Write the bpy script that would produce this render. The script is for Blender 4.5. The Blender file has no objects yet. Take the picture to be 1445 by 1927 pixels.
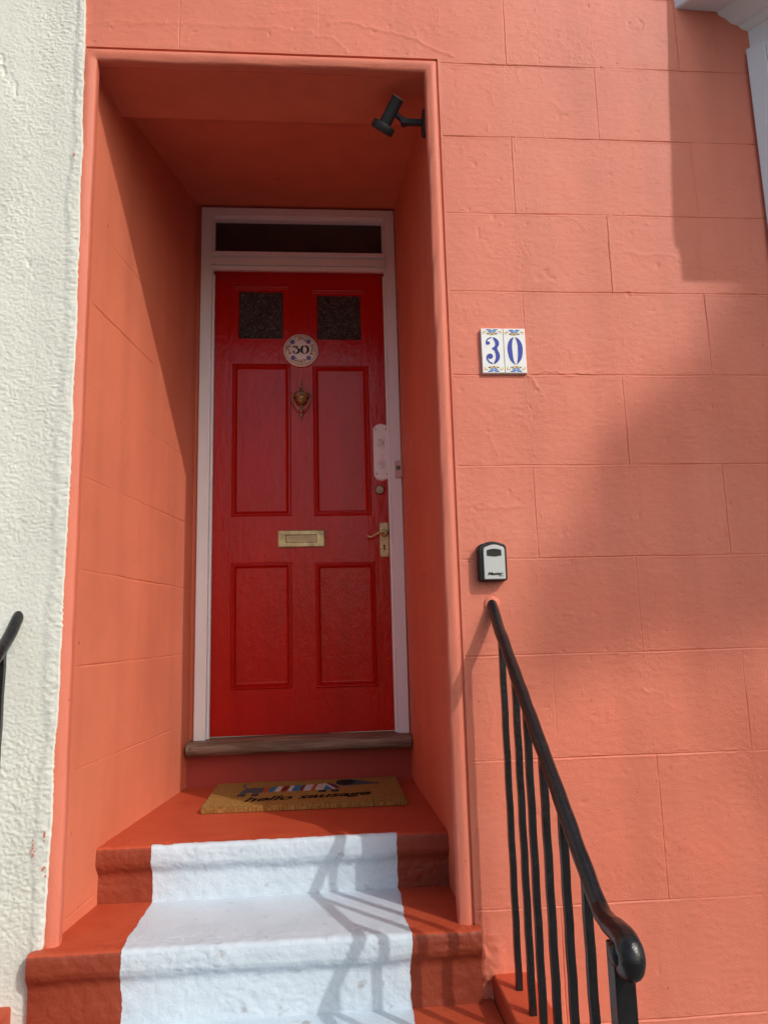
import bpy, math, random
import numpy as np
from mathutils import Vector, Matrix
random.seed(7)
SC = bpy.context.scene
COL = SC.collection
R = math.radians

# ------------------------------------------------------------------ camera
F_PX, W_PX = 1372.5, 1445.0
PITCH, YAW, ROLL = R(9.4851), R(4.6007), R(-1.5192)
CAM = Vector((0.1068, -2.0014, 0.5841))
fw = Vector((math.sin(YAW)*math.cos(PITCH), math.cos(YAW)*math.cos(PITCH), math.sin(PITCH)))
rt = Vector((math.cos(YAW), -math.sin(YAW), 0))
up = rt.cross(fw)
r2 = math.cos(ROLL)*rt + math.sin(ROLL)*up
u2 = -math.sin(ROLL)*rt + math.cos(ROLL)*up
cd = bpy.data.cameras.new('camera')
cam = bpy.data.objects.new('camera', cd); COL.objects.link(cam)
m = Matrix.Identity(4)
for i in range(3):
    m[i][0] = r2[i]; m[i][1] = u2[i]; m[i][2] = -fw[i]; m[i][3] = CAM[i]
cam.matrix_world = m
cd.sensor_fit = 'HORIZONTAL'; cd.sensor_width = 36.0; cd.lens = 36.0*F_PX/W_PX
cd.clip_start = 0.02; cd.clip_end = 600
SC.camera = cam

# ------------------------------------------------------------------ world, sun, exposure
SUN_DIR = Vector((0.895, -1.0, 1.05)).normalized()          # towards the sun
w = bpy.data.worlds.new('World'); SC.world = w; w.use_nodes = True
nt = w.node_tree
bg = nt.nodes['Background']
sky = nt.nodes.new('ShaderNodeTexSky'); sky.sky_type = 'NISHITA'; sky.sun_disc = False
sky.sun_elevation = math.asin(SUN_DIR.z); sky.sun_rotation = math.atan2(SUN_DIR.x, SUN_DIR.y)
sky.air_density = 1.0; sky.dust_density = 4.0; sky.ozone_density = 1.0
nt.links.new(sky.outputs[0], bg.inputs['Color']); bg.inputs['Strength'].default_value = 0.15
sl = bpy.data.lights.new('sun', 'SUN'); sl.energy = 2.05; sl.angle = R(0.53); sl.color = (1.0, 0.955, 0.90)
sun = bpy.data.objects.new('sun', sl); COL.objects.link(sun)
sun.rotation_euler = (-SUN_DIR).to_track_quat('-Z', 'Y').to_euler(); sun.location = (8, -8, 9)
SC.view_settings.view_transform = 'Standard'; SC.view_settings.look = 'None'
SC.view_settings.exposure = -0.10; SC.view_settings.gamma = 1.0

# ------------------------------------------------------------------ noise (numpy)
def _h(ix, iy, s):
    n = (ix.astype(np.int64)*374761393 + iy.astype(np.int64)*668265263 + s*1442695041) & 0x7fffffff
    n = ((n ^ (n >> 13))*1274126177) & 0x7fffffff
    n = (n ^ (n >> 16)) & 0xffff
    return n/32767.5 - 1.0
def vn(x, y, s=0):
    x = np.asarray(x, float); y = np.asarray(y, float)
    ix, iy = np.floor(x), np.floor(y); fx, fy = x-ix, y-iy
    fx = fx*fx*fx*(fx*(fx*6-15)+10); fy = fy*fy*fy*(fy*(fy*6-15)+10)
    a, b, c, d = _h(ix, iy, s), _h(ix+1, iy, s), _h(ix, iy+1, s), _h(ix+1, iy+1, s)
    return (a+(b-a)*fx)*(1-fy) + (c+(d-c)*fx)*fy
def fbm(x, y, s=0, o=4, g=0.5):
    t = 0; a = 1.0; n = 0
    for k in range(o):
        t = t + a*vn(x*2**k + 17.3*k, y*2**k - 9.1*k, s+k*31); n += a; a *= g
    return t/n
def sst(a, b, x): 
    t = np.clip((x-a)/(b-a), 0, 1); return t*t*(3-2*t)

# ------------------------------------------------------------------ materials
def mat(name, col, rough=0.6, spec=0.3, metal=0.0, var=0.0, vscale=4.0, col2=None, c2scale=3.0, c2lo=0.5, c2hi=0.7,
        bump=(), coat=0.0, rvar=0.0, stretch=None, streak=0.0, specks=None):
    M = bpy.data.materials.new(name); M.use_nodes = True
    t = M.node_tree; N = t.nodes; L = t.links
    b = N['Principled BSDF']
    b.inputs['Roughness'].default_value = rough
    b.inputs['Specular IOR Level'].default_value = spec
    b.inputs['Metallic'].default_value = metal
    b.inputs['Coat Weight'].default_value = coat
    b.inputs['Coat Roughness'].default_value = 0.15
    tc = N.new('ShaderNodeTexCoord')
    vec = tc.outputs['Object']
    if stretch:
        mp = N.new('ShaderNodeMapping'); mp.inputs['Scale'].default_value = stretch
        L.new(vec, mp.inputs['Vector']); vec = mp.outputs[0]
    def noise(sc, det=5, r=0.6):
        n = N.new('ShaderNodeTexNoise'); n.inputs['Scale'].default_value = sc
        n.inputs['Detail'].default_value = det; n.inputs['Roughness'].default_value = r
        L.new(vec, n.inputs['Vector']); return n.outputs['Fac']
    c = (*col, 1)
    out = None
    if var > 0:
        mr = N.new('ShaderNodeMapRange'); mr.inputs[1].default_value = 0.3; mr.inputs[2].default_value = 0.7
        mr.inputs[3].default_value = 1-var; mr.inputs[4].default_value = 1+var
        L.new(noise(vscale), mr.inputs[0])
        mx = N.new('ShaderNodeMix'); mx.data_type = 'RGBA'; mx.blend_type = 'MULTIPLY'; mx.inputs[0].default_value = 1
        mx.inputs[6].default_value = c; L.new(mr.outputs[0], mx.inputs[7]); out = mx.outputs[2]
    if col2:
        mr = N.new('ShaderNodeMapRange'); mr.inputs[1].default_value = c2lo; mr.inputs[2].default_value = c2hi
        L.new(noise(c2scale, 7, 0.65), mr.inputs[0])
        mx = N.new('ShaderNodeMix'); mx.data_type = 'RGBA'
        L.new(mr.outputs[0], mx.inputs[0])
        if out: L.new(out, mx.inputs[6])
        else: mx.inputs[6].default_value = c
        mx.inputs[7].default_value = (*col2, 1); out = mx.outputs[2]
    if streak > 0:
        mp2 = N.new('ShaderNodeMapping'); mp2.inputs['Scale'].default_value = (9, 9, 0.55); L.new(tc.outputs['Object'], mp2.inputs['Vector'])
        n2 = N.new('ShaderNodeTexNoise'); n2.inputs['Scale'].default_value = 1.0; n2.inputs['Detail'].default_value = 6; L.new(mp2.outputs[0], n2.inputs['Vector'])
        mr = N.new('ShaderNodeMapRange'); mr.inputs[1].default_value = 0.45; mr.inputs[2].default_value = 0.75; mr.inputs[3].default_value = 1.0; mr.inputs[4].default_value = 1-streak
        L.new(n2.outputs['Fac'], mr.inputs[0])
        mx = N.new('ShaderNodeMix'); mx.data_type = 'RGBA'; mx.blend_type = 'MULTIPLY'; mx.inputs[0].default_value = 1
        if out: L.new(out, mx.inputs[6])
        else: mx.inputs[6].default_value = c
        L.new(mr.outputs[0], mx.inputs[7]); out = mx.outputs[2]
    if specks:
        mr = N.new('ShaderNodeMapRange'); mr.inputs[1].default_value = specks[1]; mr.inputs[2].default_value = specks[1]+0.03
        L.new(noise(specks[2], 3, 0.5), mr.inputs[0])
        mx = N.new('ShaderNodeMix'); mx.data_type = 'RGBA'; L.new(mr.outputs[0], mx.inputs[0])
        if out: L.new(out, mx.inputs[6])
        else: mx.inputs[6].default_value = c
        mx.inputs[7].default_value = (*specks[0], 1); out = mx.outputs[2]
    if out: L.new(out, b.inputs['Base Color'])
    else: b.inputs['Base Color'].default_value = c
    if rvar > 0:
        mr = N.new('ShaderNodeMapRange'); mr.inputs[1].default_value = 0.3; mr.inputs[2].default_value = 0.7
        mr.inputs[3].default_value = max(0.02, rough-rvar); mr.inputs[4].default_value = rough+rvar
        L.new(noise(9.0), mr.inputs[0]); L.new(mr.outputs[0], b.inputs['Roughness'])
    prev = None
    for sc, dist in bump:
        bp = N.new('ShaderNodeBump'); bp.inputs['Strength'].default_value = 1.0; bp.inputs['Distance'].default_value = dist
        L.new(noise(sc, 4), bp.inputs['Height'])
        if prev: L.new(prev, bp.inputs['Normal'])
        prev = bp.outputs[0]
    if prev: L.new(prev, b.inputs['Normal'])
    return M

M_SALMON = mat('salmon_masonry_paint', (0.690, 0.192, 0.118), 0.50, 0.40, var=0.06, vscale=2.6, streak=0.11, specks=((0.42, 0.10, 0.06), 0.725, 48), col2=(0.70, 0.225, 0.150), c2scale=1.7,
               c2lo=0.45, c2hi=0.75, bump=((230, 0.0011), (700, 0.0005)))
M_RECESS = mat('orange_red_recess_paint', (0.70, 0.205, 0.116), 0.55, 0.3, var=0.07, vscale=3.0, streak=0.10, specks=((0.40, 0.09, 0.05), 0.735, 40), bump=((200, 0.0004), (700, 0.0002)))
M_WHITEW = mat('off_white_render', (0.725, 0.755, 0.685), 0.85, 0.2, var=0.06, vscale=3.0, streak=0.08, col2=(0.42, 0.43, 0.38), c2scale=11.0, c2lo=0.62, c2hi=0.86,
               bump=((180, 0.0012), (600, 0.0006)))
M_DOOR = mat('glossy_red_door_paint', (0.475, 0.0105, 0.005), 0.13, 0.30, var=0.10, vscale=4.0, bump=((34, 0.0014), (120, 0.0007)), stretch=(1, 1, 0.7), coat=0.05, streak=0.14)
M_FRAME = mat('white_gloss_paint', (0.83, 0.89, 0.93), 0.4, 0.4, var=0.04, vscale=6.0, col2=(0.40, 0.33, 0.30), c2scale=40, c2lo=0.70, c2hi=0.80, bump=((90, 0.0004), (400, 0.0002)), stretch=(1, 1, 0.5))
M_BAYW = mat('cool_white_joinery_paint', (0.86, 0.88, 0.89), 0.4, 0.4, var=0.03, vscale=5.0, bump=((80, 0.0003),))
M_GLASS = mat('dark_hall_behind_glass', (0.052, 0.050, 0.045), 0.22, 0.4, var=0.35, vscale=3)
M_OBSC = mat('obscured_textured_glass', (0.040, 0.044, 0.043), 0.15, 0.7, var=0.6, vscale=26, col2=(0.26, 0.29, 0.29), c2scale=95, c2lo=0.50, c2hi=0.78, bump=((110, 0.016), (260, 0.006)))
M_WOOD = mat('weathered_oak_threshold', (0.13, 0.085, 0.055), 0.55, 0.4, var=0.45, vscale=60, col2=(0.34, 0.27, 0.20), c2scale=42, c2lo=0.42, c2hi=0.64,
             bump=((80, 0.004), (260, 0.0015)), stretch=(0.07, 1, 1))
M_BRASS = mat('aged_brass', (0.58, 0.48, 0.24), 0.28, 0.6, metal=0.45, var=0.22, vscale=30, col2=(0.25, 0.19, 0.09), c2scale=22, c2lo=0.5, c2hi=0.72, bump=((120, 0.0004),), rvar=0.1)
M_BRASSK = mat('dark_aged_brass', (0.34, 0.27, 0.13), 0.28, 0.6, metal=0.55, var=0.3, vscale=45)
M_BRASSD = mat('dull_brass_flap', (0.50, 0.40, 0.21), 0.38, 0.5, metal=0.5, var=0.25, vscale=25, stretch=(0.4, 1, 1.5), bump=((90, 0.0004),))
M_IRON = mat('black_gloss_iron_paint', (0.010, 0.010, 0.011), 0.24, 0.5, var=0.3, vscale=40, bump=((90, 0.0011), (260, 0.0005)), rvar=0.08, specks=((0.09, 0.06, 0.05), 0.77, 90))
M_CHARC = mat('charcoal_powder_coat', (0.035, 0.040, 0.047), 0.5, 0.4, var=0.08, vscale=20)
M_BLACKP = mat('black_plastic', (0.013, 0.013, 0.014), 0.42, 0.4, var=0.1, vscale=30)
M_SILVER = mat('silver_grey_cover', (0.52, 0.55, 0.55), 0.33, 0.5, metal=0.35, var=0.03, vscale=10)
M_INK = mat('black_ink', (0.012, 0.012, 0.013), 0.5, 0.3)
M_PORC = mat('glazed_porcelain', (0.83, 0.85, 0.83), 0.16, 0.5, var=0.03, vscale=30)
M_CREAM = mat('cream_porcelain', (0.80, 0.75, 0.69), 0.22, 0.5, var=0.05, vscale=30)
M_BLUE = mat('cobalt_blue_glaze', (0.030, 0.050, 0.36), 0.2, 0.5, var=0.2, vscale=60)
M_SKYB = mat('pale_blue_glaze', (0.22, 0.42, 0.72), 0.2, 0.5, var=0.1, vscale=60)
M_YEL = mat('yellow_ochre_glaze', (0.72, 0.46, 0.10), 0.2, 0.5, var=0.1, vscale=60)
M_GREY_G = mat('grouted_tile_edge', (0.42, 0.38, 0.33), 0.8, 0.2)
M_VIOLET = mat('violet_flower_glaze', (0.10, 0.06, 0.28), 0.25, 0.5, var=0.2, vscale=150)
M_OLIVE = mat('olive_leaf_glaze', (0.20, 0.17, 0.07), 0.25, 0.5)
M_GOLD = mat('gold_leaf_glaze', (0.50, 0.33, 0.12), 0.25, 0.5)
M_PINK = mat('pink_glaze', (0.62, 0.22, 0.25), 0.25, 0.5)
M_MAUVE = mat('mauve_grey_glaze', (0.26, 0.19, 0.26), 0.3, 0.5)
M_STEEL = mat('dull_steel', (0.16, 0.14, 0.12), 0.4, 0.5, metal=0.7)
M_CYL = mat('worn_lock_brass', (0.30, 0.22, 0.15), 0.35, 0.5, metal=0.85, var=0.15, vscale=60)
M_BELL = mat('ivory_plastic', (0.60, 0.50, 0.47), 0.4, 0.4)
M_COIR = [mat('coir_fibre', c, 0.9, 0.1) for c in ((0.40, 0.225, 0.065), (0.30, 0.155, 0.042), (0.50, 0.30, 0.10))]
M_COIRB = mat('coir_backing', (0.16, 0.085, 0.03), 0.95, 0.1)
M_MAT = {k: mat('dyed_coir_'+k, c, 0.9, 0.1) for k, c in dict(grey=(0.10, 0.105, 0.13), dark=(0.030, 0.032, 0.040), red=(0.26, 0.035, 0.03), white=(0.62, 0.60, 0.60),
         blue=(0.05, 0.22, 0.38), orange=(0.50, 0.11, 0.03), black=(0.012, 0.010, 0.010), navy=(0.06, 0.06, 0.16)).items()}

def stripe_mat():
    """red oxide step paint with a white runner painted down the middle (a real painted edge, slightly wavy)"""
    M = bpy.data.materials.new('step_paint'); M.use_nodes = True
    t = M.node_tree; N = t.nodes; L = t.links; b = N['Principled BSDF']
    b.inputs['Roughness'].default_value = 0.5; b.inputs['Specular IOR Level'].default_value = 0.35
    g = N.new('ShaderNodeNewGeometry'); sp = N.new('ShaderNodeSeparateXYZ'); L.new(g.outputs['Position'], sp.inputs[0])
    def noise(sc, det=4):
        n = N.new('ShaderNodeTexNoise'); n.inputs['Scale'].default_value = sc; n.inputs['Detail'].default_value = det
        L.new(g.outputs['Position'], n.inputs['Vector']); return n.outputs['Fac']
    def mth(op, a, b_):
        n = N.new('ShaderNodeMath'); n.operation = op
        for i, v in enumerate((a, b_)):
            if isinstance(v, (int, float)): n.inputs[i].default_value = v
            else: L.new(v, n.inputs[i])
        return n.outputs[0]
    w1 = mth('MULTIPLY', mth('SUBTRACT', noise(7), 0.5), 0.030)
    w2 = mth('MULTIPLY', mth('SUBTRACT', noise(60), 0.5), 0.006)
    wob = mth('ADD', w1, w2)
    x = mth('ADD', sp.outputs['X'], wob)
    inx = mth('MULTIPLY', mth('GREATER_THAN', x, -0.404), mth('LESS_THAN', x, 0.303))
    iny = mth('MAXIMUM', mth('LESS_THAN', mth('ADD', sp.outputs['Y'], wob), 0.287), mth('LESS_THAN', sp.outputs['Z'], -0.015))
    k = mth('MULTIPLY', inx, iny)
    def mixc(f, a, c):
        n = N.new('ShaderNodeMix'); n.data_type = 'RGBA'
        if isinstance(f, float): n.inputs[0].default_value = f
        else: L.new(f, n.inputs[0])
        for i, v in ((6, a), (7, c)):
            if isinstance(v, tuple): n.inputs[i].default_value = (*v, 1)
            else: L.new(v, n.inputs[i])
        return n.outputs[2]
    def mr(f, lo, hi):
        n = N.new('ShaderNodeMapRange'); n.inputs[1].default_value = lo; n.inputs[2].default_value = hi; L.new(f, n.inputs[0]); return n.outputs[0]
    red = mixc(mr(noise(6, 6), 0.35, 0.7), (0.420, 0.064, 0.026), (0.490, 0.090, 0.038))
    red = mixc(mr(noise(3.1, 8), 0.60, 0.72), red, (0.36, 0.045, 0.022))
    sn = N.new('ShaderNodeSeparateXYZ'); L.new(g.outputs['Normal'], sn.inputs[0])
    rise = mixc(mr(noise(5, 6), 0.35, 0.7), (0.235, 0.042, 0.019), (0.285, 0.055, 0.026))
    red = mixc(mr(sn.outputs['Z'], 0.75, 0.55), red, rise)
    wh = mixc(mr(noise(9, 7), 0.45, 0.75), (0.570, 0.670, 0.745), (0.510, 0.605, 0.68))
    wh = mixc(mr(noise(26, 8), 0.63, 0.74), wh, (0.40, 0.42, 0.44))
    wh = mixc(mr(noise(75, 4), 0.755, 0.775), wh, (0.20, 0.15, 0.13))
    red = mixc(mr(noise(60, 5), 0.70, 0.74), red, (0.20, 0.035, 0.02))
    L.new(mixc(k, red, wh), b.inputs['Base Color'])
    b1 = N.new('ShaderNodeBump'); b1.inputs['Distance'].default_value = 0.0015; L.new(noise(120, 5), b1.inputs['Height'])
    b2 = N.new('ShaderNodeBump'); b2.inputs['Distance'].default_value = 0.0012; L.new(k, b2.inputs['Height']); L.new(b1.outputs[0], b2.inputs['Normal'])
    L.new(b2.outputs[0], b.inputs['Normal'])
    return M
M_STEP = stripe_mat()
M_KERB = mat('red_oxide_masonry_paint', (0.490, 0.078, 0.032), 0.55, 0.3, var=0.08, vscale=8, bump=((120, 0.001),))
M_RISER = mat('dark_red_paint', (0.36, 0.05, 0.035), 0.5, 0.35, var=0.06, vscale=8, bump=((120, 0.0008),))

# ------------------------------------------------------------------ objects
def thing(name, label, cat, loc, group=None):
    o = bpy.data.objects.new(name, None); COL.objects.link(o); o.location = loc
    o.empty_display_size = 0.1; o['label'] = label; o['category'] = cat
    if group: o['group'] = group
    return o
def wloc(o):
    v = Vector((0, 0, 0))
    while o: v = v + o.location; o = o.parent
    return v
def finish(name, me, mats, parent=None, org=(0, 0, 0), smooth=None, label=None, cat=None, group=None, kind=None, bevel=None):
    base = wloc(parent) if parent else Vector(org)
    me.transform(Matrix.Translation(-base))
    for mm in (mats if isinstance(mats, (list, tuple)) else [mats]): me.materials.append(mm)
    o = bpy.data.objects.new(name, me); COL.objects.link(o)
    if parent: o.parent = parent
    else: o.location = org
    if smooth is not None:
        me.shade_smooth()
        if smooth < 180: me.set_sharp_from_angle(angle=R(smooth))
    if bevel:
        b = o.modifiers.new('Bevel', 'BEVEL'); b.width = bevel; b.segments = 2; b.limit_method = 'ANGLE'; b.angle_limit = R(35)
    for k, v in (('label', label), ('category', cat), ('group', group), ('kind', kind)):
        if v: o[k] = v
    return o
class MB:
    def __init__(s): s.v = []; s.f = []; s.m = []; s.k = 0
    def add(s, vs, fs):
        n = len(s.v); s.v += [tuple(v) for v in vs]
        for f in fs: s.f.append(tuple(i+n for i in f)); s.m.append(s.k)
    def box(s, x0, x1, y0, y1, z0, z1):
        s.add([(x, y, z) for x in (x0, x1) for y in (y0, y1) for z in (z0, z1)],
              [(0, 1, 3, 2), (4, 6, 7, 5), (0, 4, 5, 1), (2, 3, 7, 6), (0, 2, 6, 4), (1, 5, 7, 3)])
    def prism(s, poly, y0, y1, scale1=1.0):
        """poly in (x,z); front face at y0 (towards the street), back at y1"""
        a = sum(poly[i][0]*poly[(i+1) % len(poly)][1]-poly[(i+1) % len(poly)][0]*poly[i][1] for i in range(len(poly)))
        if a < 0: poly = poly[::-1]
        n = len(poly); cx = sum(p[0] for p in poly)/n; cz = sum(p[1] for p in poly)/n
        vs = [(cx+(p[0]-cx)*scale1, y0, cz+(p[1]-cz)*scale1) for p in poly]+[(p[0], y1, p[1]) for p in poly]
        s.add(vs, [tuple(range(n)), tuple(range(2*n-1, n-1, -1))]+[(i, i+n, (i+1) % n+n, (i+1) % n) for i in range(n)])
    def flat(s, poly, y):
        a = sum(poly[i][0]*poly[(i+1) % len(poly)][1]-poly[(i+1) % len(poly)][0]*poly[i][1] for i in range(len(poly)))
        if a < 0: poly = poly[::-1]
        s.add([(p[0], y, p[1]) for p in poly], [tuple(range(len(poly)))])
    def ribbon(s, pts, y, n=6, cap=False):
        """painted stroke: pts (x, z, width) smoothed"""
        P = cr(pts, n)
        vs = []
        for i, p in enumerate(P):
            a = P[max(i-1, 0)]; b = P[min(i+1, len(P)-1)]
            dx, dz = b[0]-a[0], b[1]-a[1]; l = math.hypot(dx, dz) or 1
            nx, nz = -dz/l*p[2]/2, dx/l*p[2]/2
            vs += [(p[0]+nx, y, p[1]+nz), (p[0]-nx, y, p[1]-nz)]
        s.add(vs, [(2*i, 2*i+1, 2*i+3, 2*i+2) for i in range(len(P)-1)])
    def disc(s, x, z, rx, rz, y, n=20, rot=0.0):
        c, q = math.cos(rot), math.sin(rot)
        s.flat([(x+rx*math.cos(t)*c-rz*math.sin(t)*q, z+rx*math.cos(t)*q+rz*math.sin(t)*c) for t in [2*math.pi*i/n for i in range(n)]], y)
    def tube(s, path, rad, n=14, caps=True, sq=None, up=(1, 0, 0)):
        P = [Vector(p) for p in path]; k = len(P)
        rad = [rad]*k if isinstance(rad, (int, float)) else rad
        vs = []
        for i, p in enumerate(P):
            t = (P[min(i+1, k-1)]-P[max(i-1, 0)]).normalized()
            a = Vector(up); a = (a-t*a.dot(t)).normalized(); b = t.cross(a)
            for j in range(n):
                th = 2*math.pi*(j+0.5)/n
                vs.append(p+rad[i]*(a*math.cos(th)+b*math.sin(th)*(sq or 1)))
        fs = [(i*n+j, i*n+(j+1) % n, (i+1)*n+(j+1) % n, (i+1)*n+j) for i in range(k-1) for j in range(n)]
        if caps: fs += [tuple(range(n-1, -1, -1)), tuple((k-1)*n+j for j in range(n))]
        s.add(vs, fs)
    def lathe(s, prof, o, ax, n=28, sq=1.0, up=None):
        """prof (r, h) along axis ax from point o"""
        ax = Vector(ax).normalized(); a = Vector(up) if up else (Vector((0, 0, 1)) if abs(ax.z) < .9 else Vector((1, 0, 0)))
        a = (a-ax*a.dot(ax)).normalized(); b = ax.cross(a); o = Vector(o); vs = []; k = len(prof)
        for r, h in prof:
            for j in range(n):
                t = 2*math.pi*j/n
                vs.append(o+ax*h+r*(a*math.cos(t)+b*math.sin(t)*sq))
        fs = [(i*n+j, i*n+(j+1) % n, (i+1)*n+(j+1) % n, (i+1)*n+j) for i in range(k-1) for j in range(n)]
        fs += [tuple(range(n-1, -1, -1)), tuple((k-1)*n+j for j in range(n))]
        s.add(vs, fs)
    def mesh(s, name):
        me = bpy.data.meshes.new(name); me.from_pydata(s.v, [], s.f)
        for p, k in zip(me.polygons, s.m): p.material_index = k
        me.update(); return me
    def build(s, name, mats, parent=None, **kw): return finish(name, s.mesh(name), mats, parent, **kw)
def cr(pts, n):
    """Catmull-Rom through tuples"""
    if len(pts) < 3: 
        return [tuple(a+(b-a)*i/n for a, b in zip(pts[0], pts[1])) for i in range(n+1)]
    Q = [pts[0]]+list(pts)+[pts[-1]]; out = []
    for i in range(1, len(Q)-2):
        for k in range(n):
            t = k/n
            out.append(tuple(0.5*((2*b)+(-a+c)*t+(2*a-5*b+4*c-d)*t*t+(-a+3*b-3*c+d)*t**3) for a, b, c, d in zip(Q[i-1], Q[i], Q[i+1], Q[i+2])))
    out.append(tuple(pts[-1])); return out
def grid_mesh(name, X, Y, Z, keep=None, flip=False):
    n, mm = X.shape
    co = np.stack([X, Y, Z], -1).reshape(-1, 3).astype(np.float32)
    idx = np.arange(n*mm).reshape(n, mm)
    q = np.stack([idx[:-1, :-1], idx[1:, :-1], idx[1:, 1:], idx[:-1, 1:]], -1)
    q = q[keep] if keep is not None else q.reshape(-1, 4)
    if flip: q = q[:, ::-1]
    me = bpy.data.meshes.new(name)
    me.vertices.add(len(co)); me.vertices.foreach_set('co', co.ravel())
    me.loops.add(q.size); me.loops.foreach_set('vertex_index', q.ravel().astype(np.int32))
    me.polygons.add(len(q)); me.polygons.foreach_set('loop_start', np.arange(0, q.size, 4, dtype=np.int32))
    me.update(calc_edges=True); me.validate()
    return me
def lines(a, b, step, extra=(), tail=None):
    """grid coordinates, denser around the joints in extra; tail = (to, step) coarse part beyond"""
    L = list(np.arange(a, b, step))+[b]
    for e in extra:
        if a < e < b: L += [e+k*0.0013 for k in range(-7, 8)]
    if tail:
        for to, st in tail: L += list(np.arange(min(b, to), max(b, to), st))+[to] if to > b else list(np.arange(to, a, st))
    L = np.array(sorted(L)); keep = [L[0]]
    for v in L[1:]:
        if v-keep[-1] > 0.0007: keep.append(v)
    return np.array(keep)
def text_mesh(body, size, shear=0.0, bold=0.0, sx=1.0):
    """triangles of a line of text with the built-in font: (verts2d, tris)"""
    cu = bpy.data.curves.new('lettering', 'FONT'); cu.body = body; cu.size = size; cu.shear = shear; cu.offset = bold; cu.resolution_u = 4
    o = bpy.data.objects.new('lettering', cu); COL.objects.link(o)
    dg = bpy.context.evaluated_depsgraph_get(); dg.update()
    me = bpy.data.meshes.new_from_object(o.evaluated_get(dg))
    me.calc_loop_triangles()
    v = [(p.co.x*sx, p.co.y) for p in me.vertices]; t = [tuple(x.vertices) for x in me.loop_triangles]
    bpy.data.objects.remove(o); bpy.data.curves.remove(cu); bpy.data.meshes.remove(me)
    x0 = min(p[0] for p in v); v = [(p[0]-x0, p[1]) for p in v]
    return v, t

# ------------------------------------------------------------------ ground
GZ = -0.68
def sheet(name, x0, x1, y0, y1, z, m, kind='structure'):
    b = MB(); b.add([(x0, y0, z), (x1, y0, z), (x1, y1, z), (x0, y1, z)], [(0, 1, 2, 3)]); return b.build(name, m, kind=kind)
M_ASPH = mat('asphalt', (0.055, 0.055, 0.057), 0.9, 0.2, var=0.2, vscale=3, bump=((300, 0.003),))
M_PAVE = mat('concrete_pavement', (0.16, 0.16, 0.155), 0.85, 0.2, var=0.15, vscale=2, bump=((90, 0.002),))
M_EARTH = mat('bare_ground', (0.16, 0.14, 0.10), 0.95, 0.1, var=0.2, vscale=0.3)
sheet('ground', -300, 300, -300, 300, GZ-0.16, M_EARTH)
sheet('road', -60, 60, -9.5, -2.9, GZ-0.125, M_ASPH)
for nm, y0, y1 in (('pavement', -2.9, 0.3), ('pavement', -12.5, -9.5)):
    b = MB(); b.box(-60, 60, y0, y1, GZ-0.158, GZ); b.build(nm, M_PAVE, kind='structure')

# ------------------------------------------------------------------ the salmon house: rendered front
house = thing('terraced_house', 'salmon pink rendered house front with lined ashlar joints and a deep door recess', 'house', (0, 0, GZ))
ZC = [2.608, 2.348, 2.093, 1.835, 1.581, 1.321, 1.049, 0.782, 0.517, 0.242, -0.127, -0.41]
VJ = {0: [-0.05, 0.80], 1: [-0.322, 0.106, 0.692, 1.26], 2: [0.975], 3: [0.693, 1.27], 4: [0.976], 5: [0.699, 1.262], 6: [0.984], 7: [0.699, 1.262], 8: [0.979],
      9: [0.72, 1.262], 10: [0.992], 11: [0.70, 1.27]}
XL, XR, ZT = -0.606, 0.474, 2.361
allvj = sorted({round(x, 3) for l in VJ.values() for x in l})
RIDGES = [([(0.13, 2.47), (0.18, 2.485), (0.27, 2.462), (0.36, 2.445), (0.44, 2.41), (0.52, 2.372)], 0.0022, 0.004),
          ([(0.10, 2.425), (0.145, 2.43), (0.17, 2.40), (0.19, 2.375)], 0.0018, 0.004), ([(-0.55, 2.45), (-0.35, 2.452), (-0.05, 2.45), (0.08, 2.44)], 0.0014, 0.006),
          ([(0.72, 1.325), (0.76, 1.335), (0.83, 1.322), (0.92, 1.33)], 0.0016, 0.003), ([(1.15, 2.22), (1.17, 2.26)], -0.002, 0.002),
          ([(0.78, 1.80), (0.83, 1.83), (0.88, 1.82), (0.91, 1.78)], 0.0009, 0.004), ([(1.02, 1.72), (1.08, 1.705), (1.16, 1.71), (1.2, 1.69)], 0.0012, 0.004),
          ([(0.55, 1.24), (0.64, 1.235), (0.75, 1.25)], 0.0008, 0.003), ([(0.60, 1.22), (0.70, 1.225)], 0.0008, 0.003), ([(0.69, 1.335), (0.71, 1.31), (0.73, 1.28)], 0.0018, 0.004),
          ([(1.0, 0.74), (1.08, 0.73), (1.1, 0.71)], 0.0007, 0.004), ([(0.58, 1.18), (0.585, 1.12), (0.60, 1.07)], 0.0012, 0.003), ([(0.53, 0.93), (0.58, 0.925), (0.66, 0.935)], 0.0012, 0.003),
          ([(1.30, 1.87), (1.36, 1.90), (1.42, 1.885)], -0.0014, 0.002), ([(0.95, 0.42), (1.02, 0.40), (1.05, 0.36)], 0.0010, 0.003), ([(1.12, 0.12), (1.20, 0.09), (1.24, 0.02)], -0.0012, 0.002),
          ([(0.53, 0.42), (0.55, 0.36), (0.535, 0.30)], 0.0012, 0.003), ([(0.56, 0.14), (0.60, 0.10), (0.62, 0.05)], 0.0013, 0.003), ([(1.05, 1.02), (1.10, 1.00)], -0.001, 0.002), ([(0.83, 2.22), (0.87, 2.19), (0.93, 2.20)], 0.0011, 0.003),
          ([(0.60, 2.28), (0.64, 2.25), (0.65, 2.20)], 0.0010, 0.003), ([(0.52, 2.31), (0.53, 2.24), (0.52, 2.15)], -0.0010, 0.002), ([(0.15, 2.50), (0.05, 2.52), (-0.04, 2.50)], 0.0012, 0.004), ([(0.80, 2.02), (0.86, 2.05), (0.90, 2.03)], 0.0009, 0.003)]
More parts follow.
